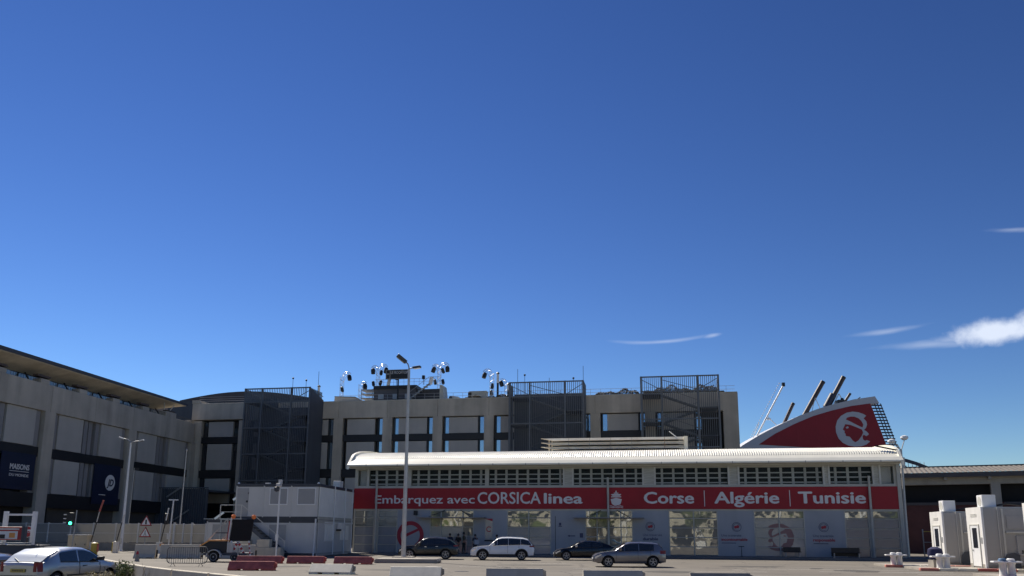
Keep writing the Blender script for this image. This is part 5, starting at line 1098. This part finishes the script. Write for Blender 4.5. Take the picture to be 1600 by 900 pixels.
# ------------------------------------------------------------------ cars
def interp(pts, x):
    if x <= pts[0][0]: return pts[0][1]
    for (a, b), (c, d) in zip(pts, pts[1:]):
        if x <= c:
            t = (x - a) / (c - a) if c > a else 0; t2 = t * t * (3 - 2 * t); t = .6 * t + .4 * t2; return b + (d - b) * t
    return pts[-1][1]
def car(name, label, loc, rz, spec, paint, flip=False):
    """local x runs to the nose, y to the car's left, wheels on z = 0"""
    L, Wd, H, R_ = spec['L'], spec['W'], spec['H'], spec['R']
    t = thing(name, label, 'car', loc, rz, 'cars parked at the port'); xf, xr = spec['xf'], spec['xr']; belt = spec['belt']; roof = spec['roof']
    sill = spec.get('sill', .24); x0, x1 = -L / 2, L / 2; hw = Wd / 2
    g0, g1 = roof[0][0], roof[-1][0]; Ra = R_ + .065
    def zb(x): return interp(belt, x)
    def zt(x): return max(zb(x) + .03, interp(roof, x)) if g0 < x < g1 else zb(x) + .03
    def wid(x):
        e = max(0, (abs(x) - (L / 2 - .85)) / .85); return hw * (1 - .20 * e ** 2.4)
    def low(x):
        z = sill + (.05 * max(0, (abs(x) - (L / 2 - .5)) / .5))
        for c in (xf, xr):
            d = abs(x - c)
            if d < Ra: z = max(z, R_ + math.sqrt(Ra * Ra - d * d))
        return z
    Hm = max(z for _, z in roof)
    def wr(x, z=None):
        f = min(1, max(0, (zt(x) - zb(x)) / (Hm - zb(0)))); return wid(x) * (.945 - .17 * f)
    xs = sorted(set([round(x0 + i * .07, 4) for i in range(int(L / .07) + 1)] + [x1] + [round(c + s_ * Ra * q, 4) for c in (xf, xr) for s_ in (-1, 1) for q in (1, .995, .97, .9, .8, .65, .5, .3)]))
    mb = MB(); rows_ = []
    for x in xs:
        w = wid(x); b = zb(x); l = low(x); tp = zt(x); r_ = wr(x); hh = tp - b
        half = [(w * .94, l), (w * .985, max(l, min(.36, b - .3))), (w, max(l, .52)), (w * .995, max(l, b - .16)), (w * .955, max(l, b)), (r_ + .012, tp - min(.07, hh * .6)), (r_ - .07, tp - min(.02, hh * .2)), (r_ * .5, tp + .004), (0, tp + .012)]
        if 'crease' in spec: half[3] = (w * 1.0, half[3][1])
        full = [(x, y, z) for y, z in half] + [(x, -y, z) for y, z in reversed(half[:-1])]
        rows_.append(full)
    n = len(rows_[0]); vs = [p for r in rows_ for p in r]
    fs = [(i * n + j, (i + 1) * n + j, (i + 1) * n + j + 1, i * n + j + 1) for i in range(len(rows_) - 1) for j in range(n - 1)]
    fs += [tuple(range(n)), tuple((len(rows_) - 1) * n + j for j in range(n - 1, -1, -1))]
    mb.add(vs, fs); me = mb.mesh('body', paint, False)
    for p in me.polygons: p.use_smooth = True
    me.set_sharp_from_angle(angle=R(32)); body = link('body', me, t)
    P('underbody', MB().box(x0 + .25, x1 - .25, -hw + .3, hw - .3, sill - .02, .62).box(xr + Ra, xf - Ra, -hw + .1, hw - .1, sill - .03, sill + .1).box(xf - Ra, xf + Ra, -hw + .27, hw - .27, .3, .8).box(xr - Ra, xr + Ra, -hw + .27, hw - .27, .3, .8), m_wellblk, t)
    def yside(x, z):
        b = zb(x); tp = zt(x) - .07; w = wid(x) * .955; q = min(1, max(0, (z - b) / max(.01, tp - b))); return w + (wr(x) + .012 - w) * q
    # side glass
    for sgn in (1, -1):
        for (a, b_) in spec['side']:
            v1 = []; k = max(4, int((b_ - a) / .06))
            for i in range(k + 1):
                x = a + (b_ - a) * i / k; zl = zb(x) + .02; zh = zt(x) - .105
                if zh < zl + .015: zh = zl + .015
                v1 += [(x, sgn * (yside(x, zl) + .007), zl), (x, sgn * (yside(x, zh) + .007), zh)]
            o = P('side_window', MB().add(v1, [(2 * i, 2 * i + 2, 2 * i + 3, 2 * i + 1) for i in range(k)]), m_carglass, t, smooth=True)
        # waist trim and window surround
        a, b_ = spec['side'][0][0], spec['side'][-1][1]; k = 20; pts = []
        for i in range(k + 1):
            x = a + (b_ - a) * i / k; pts.append((x, sgn * (yside(x, zb(x)) + .012), zb(x) + .008))
        mb = MB()
        for p, q in zip(pts, pts[1:]): mb.bar(p, q, .014, .025)
        P('waist_trim', mb, m_trim if not spec.get('chrome') else m_lens, t)
    for (a, b_, nm_) in (spec['screen'] + ('windscreen',), spec['rear'] + ('rear_window',)):
        k = 8; v1 = []
        for i in range(k + 1):
            x = a + (b_ - a) * i / k
            for f in (-1, -.85, -.4, 0, .4, .85, 1):
                r_ = wr(x) - .07; z = zt(x) + (.012 * (1 - abs(f)) - .008 * (abs(f) > .9)); v1.append((x + (.006 if a > 0 else -.006), f * r_, z + .009))
        P(nm_, MB().add(v1, [(i * 7 + j, (i + 1) * 7 + j, (i + 1) * 7 + j + 1, i * 7 + j + 1) for i in range(k) for j in range(6)]), spec.get('rearglass', m_carglass) if nm_ == 'rear_window' else m_carglass, t, smooth=True)
    for x in (xf, xr):
        for sgn in (1, -1): wheel(t, x, sgn * (hw - .125), R_, .21, spec.get('rim', m_rim), spec.get('spokes', 5), sgn)
    if spec.get('clad'):
        for sgn in (1, -1):
            for c in (xf, xr):
                mb = MB(); pts = [(c + (Ra + .02) * math.cos(R(a)), R_ + (Ra + .02) * math.sin(R(a))) for a in range(-12, 193, 12)]
                for p, q in zip(pts, pts[1:]): mb.bar((p[0], sgn * (wid(p[0]) * .985), p[1]), (q[0], sgn * (wid(q[0]) * .985), q[1]), .07, .05, (0, 1, 0))
                P('arch_cladding', mb, m_trim, t)
            P('sill_cladding', MB().box(xr + Ra, xf - Ra, sgn * (hw * .93), sgn * (hw + .008), sill - .02, sill + .14), m_trim, t)
        P('rear_bumper_cladding', MB().box(x0 - .015, x0 + .3, -wid(x0 + .05) * .98, wid(x0 + .05) * .98, sill, sill + .28), m_trim, t)
    for sgn in (1, -1):
        for xh in spec.get('handles', ()): P('door_handle', MB().bar((xh, sgn * (wid(xh) + .012), zb(xh) - .12), (xh + .17, sgn * (wid(xh) + .012), zb(xh) - .11), .03, .028), spec.get('handle_mat', paint), t)
        xm = spec['mirror']; m_ = P('mirror', MB().add([(xm, sgn * (hw - .06), zb(xm) + .06), (xm + .1, sgn * (hw + .17), zb(xm) + .05), (xm + .1, sgn * (hw + .19), zb(xm) + .19), (xm, sgn * (hw - .02), zb(xm) + .17), (xm - .08, sgn * (hw - .04), zb(xm) + .06), (xm - .05, sgn * (hw + .17), zb(xm) + .05), (xm - .05, sgn * (hw + .19), zb(xm) + .19), (xm - .08, sgn * (hw - .02), zb(xm) + .17)],
            [(0, 1, 2, 3), (4, 7, 6, 5), (0, 4, 5, 1), (1, 5, 6, 2), (2, 6, 7, 3), (3, 7, 4, 0)]), spec.get('mirror_mat', paint), t); bevel(m_, .02)
        for xd in spec.get('doors', ()):
            mb = MB(); pr = [(xd, sgn * (wid(xd) * .97 + .004), sill + .16), (xd, sgn * (wid(xd) + .003), .52), (xd, sgn * (wid(xd) * .997 + .003), zb(xd) - .16), (xd, sgn * (wid(xd) * .957 + .004), zb(xd))]
            for p, q in zip(pr, pr[1:]): mb.bar(p, q, .012, .012, (1, 0, 0))
            P('door_gap', mb, m_wellblk, t)
        # lamps
        xl = x1 - .1; zl = zb(xl)
        P('headlight', MB().add([(x1 - .48, sgn * (wid(x1 - .48) + .008), zb(x1 - .48) - .10), (x1 - .10, sgn * (wid(x1 - .1) + .008), zb(x1 - .1) - .20), (x1 + .012, sgn * (wid(x1) - .12), zb(x1) - .12), (x1 + .012, sgn * (wid(x1) - .35), zb(x1) - .12), (x1 - .02, sgn * (wid(x1) - .35), zb(x1) - .02), (x1 - .08, sgn * (wid(x1 - .1) + .006), zb(x1 - .1) - .06), (x1 - .40, sgn * (wid(x1 - .4) + .008), zb(x1 - .4) - .04)],
            [(0, 1, 5, 6), (1, 2, 5), (2, 3, 4, 5)]), m_lens, t)
        tz = spec.get('tailz', zb(x0 + .1) - .12); th = spec.get('tailh', .16); tw = spec.get('tailw', .28)
        def sp(x, z, o_=.01):      # a point just proud of the flank
            hh = [(sill, wid(x) * .94), (min(.36, zb(x) - .3), wid(x) * .985), (.52, wid(x)), (zb(x) - .16, wid(x) * .995), (zb(x), wid(x) * .955)]; return (x, sgn * (interp(hh, z) + o_), z)
        g = []; zz = [tz - th * .5, tz - th * .15, tz + th * .2, tz + th * .5]; xx = [x0 + .01, x0 + .06, x0 + .06 + tw * .5, x0 + .06 + tw]
        for z in zz:
            g += [(x0 - .014, sgn * (wid(x0) - .14), z), (x0 - .014, sgn * (wid(x0) - .06), z)] + [sp(x, z) for x in xx]
        P('tail_light', MB().add(g, [(i * 6 + j, i * 6 + j + 1, i * 6 + j + 7, i * 6 + j + 6) for i in range(3) for j in range(5)]), m_tail, t)
        if spec.get('rails'):
            pts = [(x, sgn * (wr(x) - .05), zt(x) + .045) for x in [spec['rails'][0] + (spec['rails'][1] - spec['rails'][0]) * i / 8 for i in range(9)]]
            P('roof_rail', MB().tube(pts, .018, 6), m_lens if spec['rails'][2] else m_trim, t)
    P('grille', MB().box(x1 - .03, x1 + .015, -.42, .42, zb(x1) - .30, zb(x1) - .12), m_trim, t); P('lower_grille', MB().box(x1 - .04, x1 + .012, -.55, .55, sill + .05, sill + .18), m_trim, t)
    pl = P('number_plate', MB().box(x0 - .03, x0 - .012, -.26, .26, spec.get('platez', .62), spec.get('platez', .62) + .11), spec.get('plate_mat', m_white), t)
    mb = MB()
    for k in range(7): mb.box(x0 - .034, x0 - .03, -.2 + k * .06, -.165 + k * .06, spec.get('platez', .62) + .03, spec.get('platez', .62) + .08)
    P('plate_print', mb, m_plate, pl, stuff=True)
    P('front_plate', MB().box(x1 + .01, x1 + .028, -.26, .26, sill + .2, sill + .31), m_white, t)
    P('rear_bumper_line', MB().bar((x0 - .006, -wid(x0) * .98, spec.get('platez', .62) - .1), (x0 - .006, wid(x0) * .98, spec.get('platez', .62) - .1), .02, .02), m_trim, t)
    # seats seen through the glass give the cabin depth
    return t
m_plate = M('plate_print', (0.12, 0.11, 0.08), .6)
def paint(name, rgb, metal=.5, rough=.28, coat=1.0): return M(name, rgb, rough, metal, var=.04, coat=coat)
hatch = dict(L=4.26, W=1.79, H=1.46, R=.315, xf=1.28, xr=-1.35, belt=[(-2.13, .80), (-2.05, .93), (-1.6, .97), (0, .93), (.97, .90), (1.5, .85), (1.92, .75), (2.13, .60)],
    roof=[(-2.02, .98), (-1.88, 1.2), (-1.68, 1.385), (-1.4, 1.43), (-.6, 1.465), (-.05, 1.455), (.26, 1.385), (.62, 1.18), (.99, .92)], side=((-1.42, -.56), (-.5, .3), (.35, .66)), screen=(.24, .93), rear=(-1.98, -1.70), mirror=.55,
    handles=(-.78, .05), doors=(-.47, .82, -1.2), spokes=5, tailz=.88, tailh=.2, platez=.5)
car('grey_hatchback', 'grey five-door hatchback in sunlight, nearest of the cars before the terminal', (7.05, 48.8, 0), R(180 - 1), hatch, paint('paint_grey', (0.20, 0.19, 0.20), .6))
suvw = dict(L=4.66, W=1.84, H=1.66, R=.36, xf=1.43, xr=-1.41, sill=.3, belt=[(-2.33, .86), (-2.2, 1.04), (-1.6, 1.10), (0, 1.05), (.98, 1.01), (1.6, .97), (2.12, .87), (2.33, .68)],
    roof=[(-2.24, 1.08), (-2.1, 1.3), (-1.85, 1.54), (-1.5, 1.62), (-.6, 1.665), (.0, 1.655), (.36, 1.58), (.68, 1.34), (1.02, 1.03)], side=((-2.1, -1.36), (-1.33, -.46), (-.43, .36), (.39, .66)), screen=(.33, .97), rear=(-2.2, -1.9), mirror=.6,
    handles=(-.75, .15), doors=(-.39, .9, -1.22), clad=True, rails=(-1.6, .3, True), spokes=5, chrome=True, tailz=1.0, tailh=.10, platez=.72)
car('white_suv', 'white seven-seat SUV parked in the terminal shade near the entrance people', (-.64, 60.1, 0), R(180), suvw, paint('paint_white', (0.78, 0.79, 0.80), .0, .3))
suvb = dict(suvw); suvb.update(L=4.46, H=1.61, xf=1.36, xr=-1.32, belt=[(-2.23, .84), (-2.1, 1.02), (-1.55, 1.10), (0, 1.03), (1.0, .99), (1.55, .95), (2.03, .84), (2.23, .64)],
    roof=[(-2.1, 1.04), (-1.88, 1.22), (-1.62, 1.40), (-1.25, 1.53), (-.5, 1.605), (.0, 1.6), (.36, 1.52), (.7, 1.27), (1.02, 1.0)], side=((-1.55, -.48), (-.43, .36), (.4, .66)), mirror=.6, screen=(.33, .96), rear=(-2.04, -1.5), handles=(-.75, .1), rails=(-1.4, .2, True), clad=False, chrome=False, handle_mat=m_lens, tailz=1.0)
car('black_suv', 'black crossover SUV parked behind the tallest lamp post', (-6.2, 61.3, 0), R(180), suvb, paint('paint_black', (0.004, 0.005, 0.007), .0, .25, .35))
sed = dict(L=4.75, W=1.83, H=1.44, R=.33, xf=1.5, xr=-1.35, belt=[(-2.37, .78), (-2.25, .95), (-1.7, 1.0), (0, .93), (1.0, .90), (1.7, .83), (2.2, .70), (2.37, .56)],
    roof=[(-2.0, 1.0), (-1.5, 1.20), (-.95, 1.37), (-.35, 1.435), (.1, 1.43), (.5, 1.34), (.95, 1.12), (1.35, .91)], side=((-1.2, -.42), (-.35, .48), (.53, .85)), screen=(.45, 1.22), rear=(-1.85, -1.05), mirror=.75, handles=(-.8, .12), doors=(-.38, .9, -1.25), spokes=5, mirror_mat=m_lens, platez=.6)
car('black_saloon', 'black saloon mostly hidden behind the grey hatchback', (5.6, 60.9, 0), R(180), sed, MATS['paint_black'])
civ = dict(L=4.19, W=1.695, H=1.375, R=.29, xf=1.24, xr=-1.38, sill=.2, belt=[(-2.095, .78), (-2.02, .87), (-1.5, .905), (0, .87), (.9, .85), (1.45, .79), (1.95, .66), (2.095, .52)],
    roof=[(-1.98, .90), (-1.55, 1.16), (-1.12, 1.325), (-.5, 1.375), (-.05, 1.365), (.3, 1.29), (.75, 1.07), (1.12, .86)], side=((-1.25, -.42), (-.34, .62)), screen=(.27, 1.0), rear=(-1.93, -1.18), mirror=.56, handles=(-.18,), handle_mat=m_trim, mirror_mat=m_trim, doors=(-.34, .7), spokes=7,
    tailz=.77, tailh=.30, tailw=.10, platez=.60, plate_mat=M('plate_yellow', (0.50, 0.42, 0.10), .5, var=.15), rearglass=wavy_glass('glare_white_rear_glass', (0.85, 0.88, 0.86), .22, .35, .01), rim=m_cont)  # rear glass whitened: sun glare put into its colour
cv = car('silver_hatchback', 'silver three-door hatchback with yellow plate, cut by the left corner', (-15.35, 28.0, 0), R(81), civ, paint('paint_silver', (0.43, 0.445, 0.46), .65, .3))
P('side_moulding', MB().bar((-.9, -.853, .47), (.85, -.853, .47), .03, .05), m_trim, cv)
P('rear_wiper', MB().bar((-1.99, .1, .93), (-1.8, .42, 1.04), .02, .02), m_trim, cv)
P('aerial', MB().bar((-1.1, .0, 1.36), (-1.45, 0, 1.5), .012), m_trim, cv)
car('dark_car', 'dark car behind the silver hatchback, only its nose in the picture', (-24.55, 36.5, 0), R(-8), dict(hatch), paint('paint_darkblue', (0.03, 0.04, 0.055), .4))
car('dark_estate', 'dark car parked in the shade beyond the advertising board', (-28.9, 44.8, 0), R(5), dict(hatch), MATS['paint_black'])

# ------------------------------------------------------------------ people at the entrance
def person(label, loc, rz, H, top_c, leg_c, arms, lean=0.0, hair_c=None, stride=.09):
    t = thing('person', label, 'person', loc, rz, 'people waiting at the terminal entrance'); s_ = H / 1.75
    def skinned(name, verts, edges, mat, root=0, sub=1):
        bm = bmesh.new(); lay = bm.verts.layers.skin.verify(); vs = []
        for i, (p, r) in enumerate(verts):
            v = bm.verts.new(Vector(p) * s_); v[lay].radius = ((r if isinstance(r, float) else r[0]) * s_, (r if isinstance(r, float) else r[1]) * s_); v[lay].use_root = (i == root); vs.append(v)
        for a, b in edges: bm.edges.new((vs[a], vs[b]))
        me = bpy.data.meshes.new(name); bm.to_mesh(me); bm.free(); me.materials.append(mat); o = link(name, me, t)
        o.modifiers.new('skin', 'SKIN').use_smooth_shade = True; m = o.modifiers.new('sub', 'SUBSURF'); m.levels = sub; m.render_levels = sub
        return o
    def arm(sgn, kind):
        sh = (sgn * .19, lean * .5, 1.42)
        if kind == 'down': return [(sh, .055), ((sgn * .25, .0, 1.14), .042), ((sgn * .24, .06, .88), .032), ((sgn * .235, .08, .79), .036)]
        if kind == 'bent': return [(sh, .055), ((sgn * .26, .02, 1.13), .042), ((sgn * .14, .22, 1.12), .032), ((sgn * .08, .28, 1.14), .036)]
        return [(sh, .055), ((sgn * .22, .12, 1.18), .042), ((sgn * .12, .22, 1.40), .032), ((sgn * .09, .22, 1.47), .036)]
    V = [((0, 0, .95), .13), ((0, lean * .3, 1.15), .12), ((0, lean * .5, 1.38), .13), ((0, lean * .6, 1.48), .06), ((0, lean * .7 + .01, 1.56), .055), ((0, lean * .7 + .015, 1.64), (.085, .1)), ((0, lean * .7, 1.71), (.06, .075))]
    E = [(0, 1), (1, 2), (2, 3), (3, 4), (4, 5), (5, 6)]
    for sgn, kd in ((-1, arms[0]), (1, arms[1])):
        k = len(V); V += arm(sgn, kd); E += [(2, k), (k, k + 1), (k + 1, k + 2), (k + 2, k + 3)]
        hx, hy, hz_ = V[-1][0]; hk = len(V) - 1
        for f in range(4): V.append(((hx + (f - 1.5) * .018, hy + .03, hz_ - .075), .009)); E.append((hk, len(V) - 1))
        V.append(((hx - sgn * .04, hy + .03, hz_ - .03), .011)); E.append((hk, len(V) - 1))
    for sgn in (-1, 1):
        k = len(V); sd_ = sgn * stride; V += [((sgn * .09, 0, .88), .09), ((sgn * .1, sd_ * .6, .5), .06), ((sgn * .1, sd_, .1), .04), ((sgn * .11, sd_ + .12, .04), .035)]; E += [(0, k), (k, k + 1), (k + 1, k + 2), (k + 2, k + 3)]
    skinned('body', V, E, m_skin)
    # nose, eyes, ears on the head
    hb = MB()
    for sx in (-.03, .03): hb.lathe([(.009, 0), (.009, .008)], (sx, lean * .7 + .095, 1.655), 6, 'y')
    P('eyes', MB().add([tuple(Vector(p) * s_) for p in hb.v], hb.f), m_black, t)
    mt = M('cloth_' + '_'.join(str(int(c * 100)) for c in top_c), top_c, .85, var=.25, scale=6); ml = M('cloth_' + '_'.join(str(int(c * 100)) for c in leg_c), leg_c, .85, var=.2, scale=6)
    Vs = [((0, 0, .9), .155), ((0, lean * .3, 1.15), .14), ((0, lean * .5, 1.38), .145), ((0, lean * .58, 1.45), .085)]; Es = [(0, 1), (1, 2), (2, 3)]
    for sgn, kd in ((-1, arms[0]), (1, arms[1])):
        a_ = arm(sgn, kd); k = len(Vs); m1 = Vector(a_[1][0]); Vs += [(a_[0][0], .072), (tuple(m1), .058)]; Es += [(2, k), (k, k + 1)]
    skinned('shirt', Vs, Es, mt)
    Vl = [((0, 0, .93), .15)]; El = []
    for sgn in (-1, 1):
        k = len(Vl); sd_ = sgn * stride; Vl += [((sgn * .09, 0, .84), .105), ((sgn * .1, sd_ * .6, .5), .078), ((sgn * .1, sd_, .12), .058)]; El += [(0, k), (k, k + 1), (k + 1, k + 2)]
    skinned('trousers', Vl, El, ml)
    P('hair', MB().lathe([(.02 * s_, .155 * s_), (.08 * s_, .13 * s_), (.112 * s_, .05 * s_), (.112 * s_, -.02 * s_), (.09 * s_, -.06 * s_)], (0, (lean * .7 - .022) * s_, 1.655 * s_), 12), hair_c or m_black, t, smooth=True)
    for sgn in (-1, 1): bevel(P('shoe', MB().box((sgn * .11 - .045) * s_, (sgn * .11 + .045) * s_, (sgn * stride - .07) * s_, (sgn * stride + .19) * s_, 0, .08 * s_), m_trim, t), .02)
    return t
person('person in a loose navy top seen from behind, leftmost at the entrance', TP(9.6, -1.1, .13), R(0), 1.74, (0.015, 0.02, 0.05), (0.012, 0.014, 0.03), ('bent', 'bent'))
person('person in black top and greyish trousers in the middle of the entrance group', TP(10.35, -1.0, .13), R(25), 1.72, (0.012, 0.012, 0.014), (0.20, 0.19, 0.2), ('down', 'bent'))
person('tall slim person in an olive jacket, right of the black-topped one', TP(10.85, -.9, .13), R(-70), 1.86, (0.10, 0.085, 0.05), (0.05, 0.045, 0.04), ('bent', 'down'))
person('person in dark clothes with a pale grey bag standing apart by the poster', TP(11.95, -1.2, .13), R(190), 1.68, (0.05, 0.055, 0.075), (0.03, 0.035, 0.06), ('up', 'down'))
bag = tag(P('shoulder_bag', MB().prism([(-.2, 0), (.2, 0), (.22, .42), (-.22, .42)], -.09, .09), M('bag_grey', (.45, .46, .48), .8)), 'pale grey bag held by the person standing by the poster', 'bag'); bag.location = TP(12.15, -1.45, .95); bevel(bag, .03)
person('dark-haired person hidden up to the shoulders behind the white SUV', TP(13.9, -1.2, .13), R(90), 1.66, (0.012, 0.012, 0.016), (0.02, 0.02, 0.03), ('down', 'down'))

# ------------------------------------------------------------------ invented warehouse and trees behind the viewer, added for the terminal's glass to mirror
wh = thing('added_warehouse', 'long pale invented warehouse behind the viewer, added for the terminal glass to mirror', 'building', (-60, -32, 0), 0)
P('warehouse_wall', MB().box(0, 150, -12, 0, 0, 9.5), M('warehouse_wall', (0.50, 0.47, 0.38), .8, var=.2, scale=.3), wh); P('roof', MB().box(-1, 151, -13, 1, 9.5, 10.2), m_roofedge, wh)
for k in range(18): P('gate', MB().box(3 + k * 8, 7.2 + k * 8, 0, .1, 0, 4.4), m_voidwall if k % 3 else m_leaf, wh); P('window', MB().box(3 + k * 8, 7.2 + k * 8, 0, .08, 6, 7.6), m_darkglass, wh); P('column', MB().box(.4 + k * 8, 1.2 + k * 8, 0, .5, 0, 9.4), m_white, wh)
r = random.Random(4)
for k in range(7):
    tx = -50 + k * 19 + r.uniform(-4, 4); t = thing('added_tree', ['broad', 'tall', 'leaning', 'slender', 'round', 'young', 'sparse'][k] + ' green tree added behind the viewer for the glass to mirror', 'tree', (tx, -18 + r.uniform(-3, 3), 0), 0)
    P('trunk', MB().tube([(0, 0, 0), (.2, 0, 2), (.1, .2, 4.4)], [.25, .18, .1], 8), m_twig, t); mb = MB()
    for i in range(700):
        d_ = Vector((r.gauss(0, 1), r.gauss(0, 1), r.gauss(0, .8))).normalized() * (r.random() ** .4) * 2.4; c = Vector((0, 0, 5)) + d_; a = Vector((r.gauss(0, 1), r.gauss(0, 1), r.gauss(0, 1))).normalized(); b = a.orthogonal().normalized(); s_ = .28
        mb.add([c - a * s_, c + b * s_ * .6, c + a * s_, c - b * s_ * .6], [(0, 1, 2, 3)])
    link('crown', mb.mesh('crown', m_leaf, fix=False), t)
